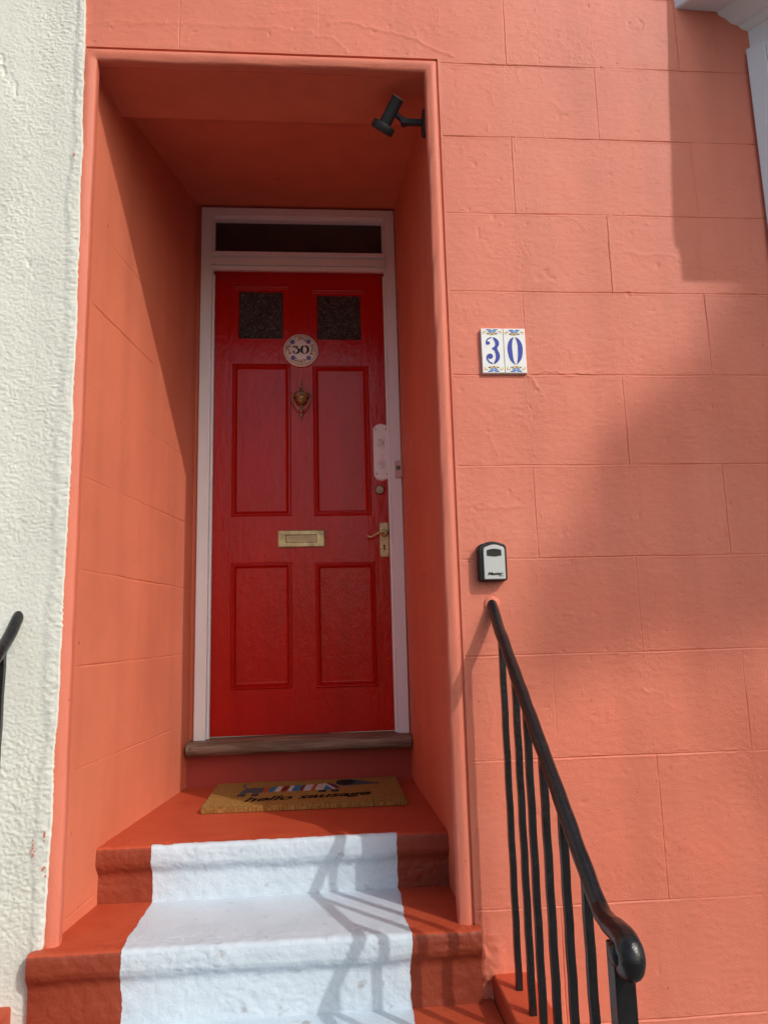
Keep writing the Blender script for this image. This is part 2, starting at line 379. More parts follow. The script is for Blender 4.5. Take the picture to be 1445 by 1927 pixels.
def segd(X, Z, pts):
    d = np.full(X.shape, 9.0)
    for (x0, z0), (x1, z1) in zip(pts[:-1], pts[1:]):
        dx, dz = x1-x0, z1-z0; t = np.clip(((X-x0)*dx+(Z-z0)*dz)/(dx*dx+dz*dz), 0, 1)
        d = np.minimum(d, np.hypot(X-x0-t*dx, Z-z0-t*dz))
    return d
def facade_h(X, Z):
    """relief of the painted render, metres out of the wall plane"""
    h = 0.0016*fbm(X*3.1, Z*3.1, 3, 3)
    m1 = sst(-0.10, 0.45, fbm(X*4.3+5, Z*6.0, 11, 3))
    rg = 1-np.abs(fbm(X*58+3*vn(X*9, Z*9, 5), Z*95, 21, 3))*2.4
    h = h + 0.00105*m1*np.clip(rg, 0, 1)**3*sst(-0.35, 0.25, vn(X*13, Z*17, 29))
    h = h + 0.00050*fbm(X*70, Z*110, 41, 3) + 0.00028*fbm(X*30, Z*260, 51, 2)
    spk = vn(X*85, Z*85, 61); h = h + 0.0011*sst(0.86, 0.98, spk)
    spk = vn(X*40, Z*40, 67); h = h - 0.0016*sst(0.90, 0.99, spk)
    for pts, a, wd in RIDGES:
        h = h + 0.8*a*np.exp(-(segd(X+0.006*vn(X*60, Z*60, 71), Z+0.006*vn(X*60, Z*60, 72), pts)/wd)**2)
    # ashlar lines
    g = np.zeros_like(X)
    fade = lambda k, t: 0.60+0.75*fbm(t*5.0+k*7.7, t*0+k*3.1, 81, 3)
    for k, z in enumerate(ZC):
        wob = 0.0016*fbm(X*7, X*0+k, 91, 3)
        d = np.abs(Z-z-wob)
        a = np.clip(fade(k, X), 0.15, 1)
        g = g + 0.0030*a*np.exp(-(d/0.0015)**2) - 0.0006*a*np.exp(-((Z-z-wob+0.0042)/0.0022)**2)
        if k+1 < len(ZC):
            zl = ZC[k+1]
        else: zl = -9
        for x in VJ.get(k+1, []) :
            wx = 0.0018*fbm(Z*9, Z*0+x*10, 93, 3)
            inb = (Z < z) & (Z > zl)
            a = np.clip(fade(x*9+k, Z), 0.1, 1)*0.95
            g = g + inb*(0.0026*a*np.exp(-((X-x-wx)/0.0014)**2) - 0.0005*a*np.exp(-((X-x-wx-0.0042)/0.0022)**2))
    for x in VJ[1]: pass
    h = h-g
    # round scar of an old fitting with its three plugged holes
    rr = np.hypot(X-1.127, Z-2.514); h = h - 0.0012*np.exp(-((rr-0.026+0.002*vn(X*90, Z*90, 3))/0.003)**2) + 0.0008*np.exp(-((rr-0.031)/0.003)**2)
    for a in (0.6, 2.9, 4.9): h = h - 0.004*np.exp(-(np.hypot(X-1.127-0.02*math.cos(a), Z-2.514-0.02*math.sin(a))/0.003)**2)
    # crumbly render low down beside the steps
    low = np.exp(-((X-0.50)/0.05)**2)*sst(-0.10, -0.26, Z)
    h = h + 0.012*low*fbm(X*26, Z*26, 99, 4)
    return h
# one grid over the whole front, with the door opening left out
xs = lines(XL, 1.62, 0.0042, allvj+[XR], tail=((6.0, 0.15),)); zs = lines(-0.72, 2.80, 0.0042, ZC+[ZT], tail=((6.4, 0.15),))
i0 = np.argmin(np.abs(xs-XR)); xs[i0] = XR; j0 = np.argmin(np.abs(zs-ZT)); zs[j0] = ZT
X, Z = np.meshgrid(xs, zs, indexing='ij')
fine = (X < 1.63) & (Z < 2.81)
H = np.where(fine, facade_h(X, Z), 0)
edge = np.minimum(np.maximum(XL-X, X-XR), 9); dist = np.maximum(X-XR, Z-ZT)          # calm the relief at the opening's edge
H = H*sst(0.0, 0.012, np.maximum(dist, 0))
cx = (X[:-1, :-1]+X[1:, 1:])/2; cz = (Z[:-1, :-1]+Z[1:, 1:])/2
keep = ~((cx < XR) & (cz < ZT))
me = grid_mesh('wall', X, -H, Z, keep)
finish('wall', me, M_SALMON, house, smooth=180)

# roll moulding round the opening (groove, bead, fillet), mitred at the corners
prof = [(-0.0005, 0.0), (0.0005, 0.0055), (0.003, 0.0062), (0.0055, 0.0040), (0.0075, 0.0006), (0.011, -0.0022), (0.017, -0.0036), (0.023, -0.0034), (0.029, -0.0014)]
for k in range(1, 7):
    a = math.pi/2*(1-k/6.0)
    prof.append((0.0315+0.0105*math.cos(a), 0.0105-0.0105*math.sin(a)))
prof += [(0.0418, 0.018), (0.0415, 0.030), (0.036, 0.0325), (0.0350, 0.040), (0.030, 0.0425), (0.022, 0.050), (0.016, 0.064)]
path = []
def moulding():
    pts = [(XL, z) for z in np.arange(-0.70, ZT-0.05, 0.02)]; nl = len(pts)
    top = [(x, ZT) for x in np.arange(XL+0.06, XR-0.05, 0.02)]; nt_ = len(top)
    segs = [('L', z) for z in np.arange(-0.19, ZT-0.045, 0.015)]+[('LC', 0)]+[('T', x) for x in np.arange(XL+0.05, XR-0.045, 0.015)]+[('RC', 0)]+[('R', z) for z in np.arange(ZT-0.05, -0.195, -0.015)]
    V = []
    for q, (kd, t) in enumerate(segs):
        for j, (o, y) in enumerate(prof):
            if kd == 'L': x, z = XL+o, t
            elif kd == 'LC': x, z = XL+o, ZT-o
            elif kd == 'T': x, z = t, ZT-o
            elif kd == 'RC': x, z = XR-o, ZT-o
            else: x, z = XR-o, t
            s = 0.0016*float(fbm(np.array(x*9+z*7.0), np.array(z*11.0+j*0.25), 5, 3))*(1 if j > 2 else 0.2)
            if kd in 'LR': x += s
            elif kd == 'T': z += s
            V.append((x, y+s*0.7, z))
    n = len(prof); k = len(segs)
    F = [(i*n+j, i*n+j+1, (i+1)*n+j+1, (i+1)*n+j) for i in range(k-1) for j in range(n-1)]
    b = MB(); b.add(V, F); b.build('roll_moulding', M_SALMON, house, smooth=55)
moulding()

# splayed sides of the recess, with faint joint lines, and the sloping soffit
YB = 1.125
def jamb(x0, x1, side):
    ys = lines(0.050, YB, 0.0065); z_ = lines(-0.70, 2.60, 0.0065, ZC)
    Y, Zj = np.meshgrid(ys, z_, indexing='ij')
    t = (Y-0.05)/(YB-0.05); Xj = x0+(x1-x0)*t
    h = 0.0028*fbm(Y*2.2+side, Zj*2.2, 7+side, 3)+0.0005*fbm(Y*35, Zj*35, 17, 3)+0.0012*sst(0.83, 0.97, vn(Y*45, Zj*45, 23+side))
    h = h + 0.0012*np.exp(-((Y-0.62-0.01*vn(Zj*5, Y*0, 4))/0.006)**2)*sst(0.2, 0.6, fbm(Zj*3, Zj*0, 33, 2))
    for k, z in enumerate(ZC):
        if k < 3: continue
        a = np.clip(0.55+0.9*fbm(Y*4+k*5, Y*0+k, 37, 3), 0, 1)*sst(0.09, 0.13, Y)
        h = h-0.0026*a*np.exp(-((Zj-z-0.002*fbm(Y*6, Y*0+k, 39, 2)-0.006*Y)/0.0022)**2)
    Xj = Xj - side*h          # side +1 = right jamb (faces -x)
    me = grid_mesh('jamb', Xj, Y, Zj, flip=(side < 0))
    return finish('jamb', me, M_RECESS, house, smooth=180)
jamb(-0.588, -0.458, -1); jamb(0.4585, 0.4405, 1)
b = MB()
xa = lambda y, s: (-0.588+0.13*(y-0.05)/(YB-0.05)-0.01) if s < 0 else (0.4585-0.018*(y-0.05)/(YB-0.05)+0.01)
sof = [(0.050, 2.3455), (0.16, 2.341), (0.270, 2.334), (0.275, 2.352), (0.36, 2.392), (YB+0.01, 2.545)]
V = [(xa(y, s), y, z) for y, z in sof for s in (-1, 1)]
b.add(V, [(2*i, 2*i+1, 2*i+3, 2*i+2) for i in range(len(sof)-1)])
b.build('soffit', M_RECESS, house)
b = MB()
b.add([(-0.50, YB, -0.02), (-0.395, YB, -0.02), (-0.395, YB, 2.6), (-0.50, YB, 2.6), (0.395, YB, -0.02), (0.46, YB, -0.02), (0.46, YB, 2.6), (0.395, YB, 2.6),
       (-0.395, YB, 2.51), (0.395, YB, 2.51), (0.395, YB, 2.6), (-0.395, YB, 2.6)], [(0, 1, 2, 3), (4, 5, 6, 7), (8, 9, 10, 11)])
b.build('recess_back', M_RECESS, house)

# door frame with the fanlight over a moulded transom
YF = 1.10
fr = MB()
def rough_post(b, x0, x1, z0, z1, y0=YF, y1=1.20): b.box(x0, x1, y0, y1, z0, z1)
b = MB(); b.box(-0.4395, -0.390, YF, 1.21, 0.176, 2.4865); b.box(0.390, 0.4385, YF, 1.21, 0.176, 2.4865); b.box(-0.4395, 0.4385, YF+0.0004, 1.21, 2.4875, 2.5285)
b.box(-0.391, -0.380, YF+0.022, 1.145, 0.178, 2.212); b.box(0.380, 0.391, YF+0.022, 1.145, 0.178, 2.212)
b.box(-0.391, -0.381, YF+0.012, 1.148, 2.31, 2.488); b.box(0.381, 0.391, YF+0.012, 1.148, 2.31, 2.488); b.box(-0.3815, 0.3815, YF+0.012, 1.148, 2.477, 2.489)
frame = b.build('door_frame', M_FRAME, house, bevel=0.003, smooth=40)
b = MB()
tp = [(1.147, 2.330), (1.128, 2.326), (1.110, 2.312), (1.088, 2.3045), (1.087, 2.288), (1.101, 2.286), (1.102, 2.2755), (1.089, 2.2735), (1.087, 2.2425), (1.100, 2.2410), (1.100, 2.2375), (1.090, 2.2360), (1.091, 2.2165), (1.099, 2.2168), (1.147, 2.2370)]
V = [(x, y, z) for x in (-0.3905, 0.3905) for y, z in tp]; n = len(tp)
b.add(V, [tuple(range(n)), tuple(range(2*n-1, n-1, -1))]+[(i, i+n, (i+1) % n+n, (i+1) % n) for i in range(n)])
b.build('transom', M_FRAME, frame, smooth=35)
b = MB(); b.box(-0.384, 0.384, 1.146, 1.152, 2.325, 2.482); b.build('fanlight_pane', M_GLASS, frame)

# oak threshold and the dark red riser below it
def threshold():
    pr = [(1.165, 0.1805), (1.08, 0.1795)]+[(1.048-0.026*math.sin(a), 0.152+0.0255*math.cos(a)) for a in [math.pi*k/10 for k in range(0, 11)]]+[(1.165, 0.1265)]
    xs_ = np.linspace(-0.4545, 0.4375, 120); V = []; n = len(pr)
    for x in xs_:
        for j, (y, z) in enumerate(pr):
            s = 0.0022*float(fbm(np.array(x*4), np.array(j*1.3), 8, 3)); V.append((x, y+s, z+s*0.6-0.002*float(vn(np.array(x*2.2), np.array(0.), 2))))
    k = len(xs_)
    b = MB(); b.add(V, [(i*n+j, i*n+(j+1) % n, (i+1)*n+(j+1) % n, (i+1)*n+j) for i in range(k-1) for j in range(n)]+[tuple(range(n-1, -1, -1)), tuple((k-1)*n+j for j in range(n))])
    return b.build('threshold', M_WOOD, house, smooth=50)
th = threshold()
for x in (-0.437, 0.425):
    b = MB(); b.lathe([(0.006, 0), (0.006, 0.003), (0.004, 0.0045)], (x, 1.024, 0.157), (0, -1, 0.3), 12)
    b.build('nail_head', M_STEEL, th)
b = MB(); b.box(-0.50, 0.455, 1.094, 1.16, -0.05, 0.1285); b.build('riser', M_RISER, house)

# ------------------------------------------------------------------ canted bay window at the right
def bay():
    AX = 0.825; T = 0.74; X0 = 1.492
    n_ = math.hypot(AX, 1)
    base = [(X0, 0.0), (X0+AX*T, -T), (X0+AX*T+1.15, -T), (X0+2*AX*T+1.15, 0.0)]
    d1 = Vector((AX, -1)).normalized(); n1 = Vector((-1, -AX)).normalized()
    d3 = Vector((AX, 1)).normalized(); n3 = Vector((1, -AX)).normalized()
    def ring(o):
        # offset outline by o, ends on the wall plane
        xa_ = X0 - o*n_; c1x = X0+AX*(T+o)-o*n_; c2x = base[2][0] - (AX*(T+o)-o*n_) + AX*T
        c2x = base[3][0] + o*n_ - AX*(T+o)
        return [(xa_, 0.004), (c1x, -(T+o)), (c2x, -(T+o)), (base[3][0]+o*n_, 0.004)]
    def sweep(pr, b):
        n = len(pr); V = []
        for i in range(4):
            for o, z in pr:
                p = ring(o)[i]; V.append((p[0], p[1], z))
        b.add(V, [(i*n+j, i*n+(j+1) % n, (i+1)*n+(j+1) % n, (i+1)*n+j) for i in range(3) for j in range(n)])
        b.add([V[j] for j in range(n)], [tuple(range(n-1, -1, -1))])
    root = None
    b = MB(); sweep([(0.0, -0.66), (0.0, 0.55), (-0.06, 0.55), (-0.06, -0.66)], b)
    sweep([(-0.012, 0.604), (-0.012, 2.413), (-0.07, 2.413), (-0.07, 0.604)], b)
    root = b.build('bay_window', M_BAYW, house)
    b = MB(); sweep([(0.03, 0.545), (0.03, 0.585), (-0.06, 0.605), (-0.06, 0.545)], b); b.build('sill', M_BAYW, root)
    # casing strips on each face, panelled
    b = MB()
    def board(face, u0, u1, z0, z1, o0, o1):
        if face == 0: o, d, nn = Vector(base[0]), d1, n1
        elif face == 1: o, d, nn = Vector(base[1]), Vector((1, 0)), Vector((0, -1))
        else: o, d, nn = Vector(base[3]), -d3, n3
        V = []
        for u in (u0, u1):
            for q in (o0, o1):
                for z in (z0, z1):
                    p = o+d*u+nn*q; V.append((p.x, p.y, z))
        b.add(V, [(0, 1, 3, 2), (4, 6, 7, 5), (0, 4, 5, 1), (2, 3, 7, 6), (0, 2, 6, 4), (1, 5, 7, 3)])
    Lc = T*n_
    for face, L_ in ((0, Lc), (1, 1.15), (2, Lc)):
        board(face, 0.004, 0.060, 0.606, 2.420, -0.012, 0.012); board(face, L_-0.060, L_-0.004, 0.606, 2.420, -0.012, 0.012)
        board(face, 0.0605, L_-0.0605, 2.363, 2.420, -0.012, 0.004); board(face, 0.0605, L_-0.0605, 0.606, 0.70, -0.012, 0.004)
        board(face, 0.0605, 0.125, 0.7005, 2.3625, -0.012, -0.002); board(face, L_-0.125, L_-0.0605, 0.7005, 2.3625, -0.012, -0.002)
        board(face, 0.1255, L_-0.1255, 1.54, 1.585, -0.012, -0.003)
    cas = b.build('casing', M_BAYW, root, bevel=0.003)
    b = MB()
    for face, L_ in ((0, Lc), (1, 1.15), (2, Lc)): board(face, 0.1265, L_-0.1265, 0.702, 2.361, -0.0115, -0.0075)
    b.build('pane', M_GLASS, cas)
    b = MB()
    sweep([(-0.004, 2.421), (0.002, 2.421), (0.002, 2.436), (-0.010, 2.440), (-0.010, 2.505), (0.006, 2.513), (0.014, 2.525), (0.032, 2.532), (0.047, 2.549), (0.062, 2.560),
           (0.068, 2.574), (0.172, 2.579), (0.176, 2.584), (0.176, 2.690), (0.184, 2.702), (0.188, 2.74), (0.188, 2.760), (-0.08, 2.80), (-0.08, 2.421)], b)
    b.build('cornice', M_BAYW, root, smooth=30)
    b = MB(); r_ = ring(0.10); V = [(p[0], p[1], 2.80) for p in r_]+[(p[0], p[1], 2.766) for p in r_]
    b.add(V, [(0, 1, 2, 3), (0, 4, 5, 1), (1, 5, 6, 2), (2, 6, 7, 3)]); b.build('flat_roof', M_BAYW, root)
bay()

# ------------------------------------------------------------------ neighbour's rough white wall
nb = thing('neighbouring_house', 'house front in rough off white textured render left of the salmon wall', 'house', (-1.6, 0, GZ))
xs = lines(-1.00, -0.6005, 0.0028, tail=((-6.0, 0.2),)); zs = lines(-0.72, 2.80, 0.0028, tail=((6.4, 0.2),))
X, Z = np.meshgrid(xs, zs, indexing='ij')
f1 = fbm(X*150+1.6*vn(X*30, Z*30, 4)+Z*50, Z*205, 3, 3)
h = 0.007 + 0.0013*np.clip(f1*1.9, -0.8, 1)*(0.45+0.75*sst(-0.5, 0.5, fbm(X*6, Z*4, 53, 3))) + 0.0012*fbm(X*9, Z*9, 13, 3) + 0.0006*fbm(X*190, Z*190, 15, 2)
smooth_band = sst(-0.632, -0.615, X+0.010*fbm(Z*6, Z*0, 19, 3))
h = h*(1-smooth_band) + smooth_band*(0.0105+0.0012*fbm(X*60, Z*40, 23, 3)+0.0020*fbm(X*110, Z*140, 31, 2)+0.0004*np.exp(-((X+0.612-0.004*fbm(Z*7, Z*0, 29, 2))/0.005)**2))
h = np.where(X < -1.01, 0.007, h)
endx = np.interp(Z, [-0.8, -0.2, 0.07, 0.66, 1.33, 1.95, 2.36, 2.42, 2.6], [-0.602, -0.601, -0.593, -0.588, -0.586, -0.593, -0.601, -0.6035, -0.6045])+0.0032*fbm(Z*7, Z*0, 27, 3)+0.0016*vn(Z*190, Z*0, 28)*sst(-0.2, 0.6, vn(Z*9, Z*0, 24))+0.0010*vn(Z*75, Z*0, 26)
last = np.zeros_like(X); tpos = np.clip((X+0.64)/(0.64-0.6005), 0, 1)
X2 = np.where(X > -0.64, -0.64+tpos*(endx+0.64), X)
fine = (X2 > -1.06)
for (x, z, l) in ((-0.83, 2.28, 0.10), (-0.79, 2.20, 0.05), (-0.72, 1.64, 0.035), (-0.86, 2.33, 0.05)):      # scratches and dirt pits
    h = h - 0.004*np.exp(-((X+0.3*(Z-z)-x+0.006*vn(Z*50, Z*0, 77))/0.006)**2-((Z-z)/l)**2)*(vn(X*120, Z*120, 78) > -0.1)
# wrap the last columns back into the wall
Yw = -h; tail_ = np.repeat(X2[-1:, :], 3, 0); tz = np.repeat(Z[-1:, :], 3, 0)
ty = np.stack([-0.55*h[-1], -0.0*h[-1]+0.004, 0*h[-1]+0.03])
tail_[0] += 0.0012; tail_[1] += 0.0016; tail_[2] += 0.0016
X2 = np.vstack([X2, tail_]); Yw = np.vstack([Yw, ty]); Z2 = np.vstack([Z, tz])
me = grid_mesh('wall', X2, Yw, Z2)
finish('wall', me, M_WHITEW, nb, smooth=180)
# splashes of salmon paint that strayed over the edge
rs = random.Random(3)
for (x, z, n, sp) in ((-0.632, 0.075, 12, 0.012), (-0.614, 1.99, 6, 0.006), (-0.604, 0.11, 10, 0.008), (-0.603, 0.03, 9, 0.008)):
    b = MB()
    for k in range(n):
        cx_, cz_ = x+rs.gauss(0, sp*0.35), z+rs.gauss(0, sp)
        rr = rs.uniform(0.001, 0.0032); yy = -0.0125-rs.random()*0.001
        b.flat([(cx_+rr*rs.uniform(.5, 1.2)*math.cos(t), cz_+rr*1.3*rs.uniform(.5, 1.2)*math.sin(t)) for t in [2*math.pi*i/9 for i in range(9)]], yy)
    b.build('paint_splash', M_SALMON, nb)

# ------------------------------------------------------------------ steps
steps = thing('entrance_steps', 'worn red painted entrance steps with a white painted runner down the middle', 'steps', (-0.08, 0.3, GZ))
def step(pr, x0, x1, seed, amp=1.0, closeb=None):
    # resample the profile finely
    P = [pr[0]]
    for a, c in zip(pr[:-1], pr[1:]):
        d = math.hypot(c[0]-a[0], c[1]-a[1]); n = max(1, int(d/0.0042))
        P += [(a[0]+(c[0]-a[0])*k/n, a[1]+(c[1]-a[1])*k/n) for k in range(1, n+1)]
    P = np.array(P); d = np.gradient(P, axis=0); l = np.hypot(d[:, 0], d[:, 1])+1e-9
    nrm = np.stack([d[:, 1]/l, -d[:, 0]/l], 1)*-1
    for _ in range(4): nrm[1:-1] = (nrm[:-2]+nrm[1:-1]*2+nrm[2:])/4
    s = np.concatenate([[0], np.cumsum(np.hypot(*(P[1:]-P[:-1]).T))])
    xs = np.arange(x0, x1+1e-6, 0.0042); Xg, S = np.meshgrid(xs, s, indexing='ij')
    front = sst(pr[0][0]*0+0.0, 1.0, 1-np.clip((P[:, 0]-P[:, 0].min())/0.06-0.6, 0, 1))[None, :]
    h = 0.0022*fbm(Xg*5, S*9, seed, 3)*(0.25+0.75*front)+0.0017*fbm(Xg*48, S*48, seed+5, 4)*(0.25+0.9*front)*amp
    rg = 1-np.abs(fbm(Xg*30+2*vn(Xg*7, S*7, seed+2), S*60, seed+9, 3))*2.6
    h = h + 0.0026*front*np.clip(rg, 0, 1)**3*sst(-0.2, 0.3, fbm(Xg*5, S*8, seed+14, 2))*amp
    wz = 0.0045*fbm(Xg*6, Xg*0, seed+21, 3)*front
    Yg = P[None, :, 0]+nrm[None, :, 0]*h + 0.004*fbm(Xg*3.3, Xg*0, seed+25, 3)*front; Zg = P[None, :, 1]+nrm[None, :, 1]*h+wz*sst(0.02, 0.05, pr[0][1]-P[:, 1])[None, :]*sst(0.165, 0.10, pr[0][1]-P[:, 1])[None, :]
    # rounded ends
    me = grid_mesh('step', Xg, Yg, Zg)
    # end caps
    nx, ns = Xg.shape
    import bmesh
    bm = bmesh.new(); bm.from_mesh(me); bm.verts.ensure_lookup_table()
    for i in (0, nx-1):
        bm.verts.ensure_lookup_table()
        vs = [bm.verts[i*ns+j] for j in range(ns)]
        vb = bm.verts.new((xs[i], P[0, 0], P[-1, 1]))
        try: bm.faces.new(vs+[vb] if i == nx-1 else (vs+[vb])[::-1])
        except ValueError: pass
    bmesh.ops.recalc_face_normals(bm, faces=bm.faces); bm.to_mesh(me); bm.free()
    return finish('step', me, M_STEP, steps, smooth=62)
def nosing(y0, ztop, zbot, yback):
    """tread from yback out to the nosing at y0, then the riser down to zbot"""
    z = ztop
    return [(yback, z), (y0+0.014, z-0.0006), (y0+0.006, z-0.0028), (y0+0.0012, z-0.0085), (y0-0.001, z-0.024), (y0, z-0.048), (y0+0.005, z-0.060), (y0+0.012, z-0.069), (y0+0.017, z-0.075), (y0+0.020, z-0.085), (y0+0.020, z-0.12), (y0+0.020, zbot)]
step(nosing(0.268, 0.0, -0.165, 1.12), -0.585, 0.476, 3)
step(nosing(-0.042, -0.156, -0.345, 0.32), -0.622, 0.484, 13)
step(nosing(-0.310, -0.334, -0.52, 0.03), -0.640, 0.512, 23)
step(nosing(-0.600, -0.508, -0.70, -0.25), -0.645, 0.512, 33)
def kerb(x0, x1):
    b = MB()
    for y0, y1, z0, z1 in ((-0.262, 0.01, GZ-0.02, -0.279), (-0.545, -0.2625, GZ-0.02, -0.437), (-0.86, -0.5455, GZ-0.02, -0.585)): b.box(x0, x1, y0, y1, z0, z1)
    return b.build('kerb', M_KERB, steps, bevel=0.006, smooth=45)
kerb(0.5135, 0.615); kerb(-0.760, -0.6655)

# ------------------------------------------------------------------ front door
YD = 1.150
door = thing('front_door', 'glossy red front door with two small dark panes above four moulded panels', 'door', (0, YD, 0.183))
PAN = [(-0.302, -0.043, 1.100, 1.795), (0.055, 0.305, 1.099, 1.787), (-0.301, -0.043, 0.369, 0.901), (0.056, 0.3155, 0.367, 0.895)]
PNE = [(-0.276, -0.0765, 1.916, 2.144), (0.0785, 0.277, 1.913, 2.1285)]
def door_leaf():
    ex = [-0.302, -0.043, 0.055, 0.305, 0.3155, -0.276, -0.0765, 0.0785, 0.277]; ez = [1.1, 1.795, 1.787, 0.369, 0.901, 0.895, 1.916, 2.144, 2.1285]
    def ln(a, b_, e):
        L_ = list(np.arange(a, b_, 0.006))+[b_]
        for v in e: L_ += [v+k*0.0016 for k in range(-16, 17)]
        L_ = np.array(sorted(x for x in L_ if a <= x <= b_)); k = [L_[0]]
        for v in L_[1:]:
            if v-k[-1] > 0.0009: k.append(v)
        return np.array(k)
    xs = ln(-0.3885, 0.3885, ex); zs = ln(0.184, 2.240, ez)
    X, Z = np.meshgrid(xs, zs, indexing='ij'); h = np.zeros_like(X)
    dp = np.array([-0.004, 0.0, 0.0035, 0.0065, 0.0095, 0.0125, 0.016, 0.019, 0.0225, 0.025, 0.5])
    hp = np.array([0.0, 0.0, 0.0050, 0.0054, -0.0004, -0.0004, 0.0044, 0.0000, -0.0075, -0.0080, -0.0080])
    for x0, x1, z0, z1 in PAN:
        d = np.minimum(np.minimum(X-x0, x1-X), np.minimum(Z-z0, z1-Z)); h = h+np.interp(d, dp, hp)
    for x0, x1, z0, z1 in PNE:
        d = np.minimum(np.minimum(X-x0, x1-X), np.minimum(Z-z0, z1-Z)); h = h+np.interp(d, [-0.5, -0.001, 0.0025, 0.5], [0, 0, -0.012, -0.012])
        a = np.exp(-((Z-z1-0.022)/0.0035)**2)*0.005+np.exp(-((Z-z1-0.012)/0.003)**2)*0.003         # drip mould above each pane
        h = h+a*((X > x0-0.024) & (X < x1+0.024))
    h = h + 0.0007*fbm(X*14, Z*4, 3, 3)+0.00035*fbm(X*90, Z*14, 9, 3)
    h = h + 0.0008*sst(0.55, 0.9, fbm(X*25, Z*60, 15, 3))*(np.abs(Z-1.85) < 0.05)      # old brush work on the lock rail
    me = grid_mesh('leaf', X, YD-h, Z)
    finish('leaf', me, M_DOOR, door, smooth=50)
door_leaf()
b = MB(); b.box(-0.3886, 0.3886, YD+0.016, YD+0.046, 0.184, 2.240); b.build('leaf_core', M_DOOR, door)
for x0, x1, z0, z1 in PNE:
    b = MB(); b.box(x0+0.001, x1-0.001, YD+0.008, YD+0.011, z0+0.001, z1-0.001); b.build('pane', M_OBSC, door)
# round porcelain number plaque
PX, PZ = 0.003, 1.856
b = MB(); b.lathe([(0.077, 0.0), (0.0785, 0.004), (0.077, 0.009), (0.070, 0.0125), (0.05, 0.014), (0.001, 0.0145)], (PX, YD-0.001, PZ), (0, -1, 0), 56)
plq = b.build('number_plaque', M_CREAM, door, smooth=60)
yq = YD-0.0166
b = MB(); n = 64
ro, ri = 0.0695, 0.0672
V = [(PX+r*math.cos(2*math.pi*i/n), YD-0.0144, PZ+r*math.sin(2*math.pi*i/n)) for r in (ro, ri) for i in range(n)]
b.add(V, [(i, i+n, (i+1) % n+n, (i+1) % n) for i in range(n)]); b.build('ring_line', M_OLIVE, plq)
def q(X_, Y_): return (PX+(X_-598)*0.000268, PZ-(Y_-517)*0.000268)
def qs(l): return [(*q(a, c), w*0.000268) for a, c, w in l]
b = MB()
b.flat([q(*p) for p in ((470, 450), (556, 450), (556, 462), (528, 494), (510, 494), (532, 472), (492, 472), (482, 486), (470, 486))], yq)
b.ribbon(qs([(508, 488, 12), (540, 492, 22), (562, 514, 36), (566, 540, 40), (550, 566, 34), (520, 582, 18), (488, 576, 14), (472, 560, 16)]), yq-0.0002); b.disc(*q(478, 552), 0.0046, 0.0046, yq-0.0004)
b.ribbon(qs([(655, 448, 12), (626, 462, 32), (612, 500, 44), (612, 538, 42), (630, 570, 26), (662, 584, 8)]), yq)
b.ribbon(qs([(655, 448, 10), (690, 456, 30), (716, 490, 40), (718, 530, 40), (700, 566, 28), (662, 584, 8)]), yq-0.0001)
b.build('numerals', M_INK, plq)
b = MB(); rs = random.Random(5)
for a in (48, 135, 228, 312):
    cx_, cz_ = PX+0.052*math.cos(R(a)), PZ+0.052*math.sin(R(a))
    for k in range(6):
        b.disc(cx_+0.006*math.cos(k*1.05), cz_+0.006*math.sin(k*1.05), 0.0062, 0.0050, yq-0.0001*k, 10, k)
b.build('flower', M_VIOLET, plq)
b = MB(); b.k = 0
for c0 in (90, 180, 270, 0):
    for k in range(26):
        a = R(c0+rs.uniform(-27, 27)); r = rs.uniform(0.046, 0.064); b.k = rs.choice((0, 0, 1, 1, 2))
        b.disc(PX+r*math.cos(a), PZ+r*math.sin(a), rs.uniform(.003, .0058), rs.uniform(.0014, .0026), yq-0.00005*k, 8, rs.uniform(0, 3))
b.build('leaf_garland', [M_OLIVE, M_GOLD, M_PINK], plq)
# urn knocker
def kz(Y_): return 1.713-(Y_-1055)*0.00028
K = 0.000266
b = MB()
prf = [(2, 1055), (8, 1075), (14, 1110), (8, 1130), (22, 1150), (24, 1170), (12, 1185), (26, 1205), (28, 1220), (14, 1232), (60, 1245), (105, 1262), (128, 1280), (132, 1290), (132, 1332), (124, 1342), (108, 1350), (106, 1375), (92, 1410), (66, 1438), (30, 1450), (16, 1468), (24, 1488), (24, 1500), (14, 1515), (40, 1535), (46, 1550), (30, 1572), (16, 1590), (24, 1610), (20, 1640), (14, 1670), (4, 1692)]
b.lathe([(r*K, kz(y)) for r, y in prf], (0.0035, YD-0.010, 0), (0, 0, 1), 32, sq=1.0, up=(0, 1, 0))
b.build('knocker', M_BRASSK, door, smooth=50); kn = door.children[-1]
b = MB()
st = [(-150, 1285), (-152, 1340), (-142, 1400), (-115, 1465), (-70, 1525), (0, 1556), (70, 1525), (115, 1465), (142, 1400), (152, 1340), (150, 1285)]
b.tube([(0.0035+a*K, YD-0.020-0.010*math.sin(math.pi*i/60), kz(y)) for i, (a, y) in enumerate(cr(st, 6))], 0.0034, 10)
b.build('knocker_ring', M_BRASSK, kn, smooth=60)
b = MB(); b.lathe([(0.0085, 0), (0.0085, 0.004), (0.004, 0.006)], (0.0035, YD-0.045, kz(1305)), (0, -1, 0), 16); b.build('pivot', M_STEEL, kn, smooth=40)
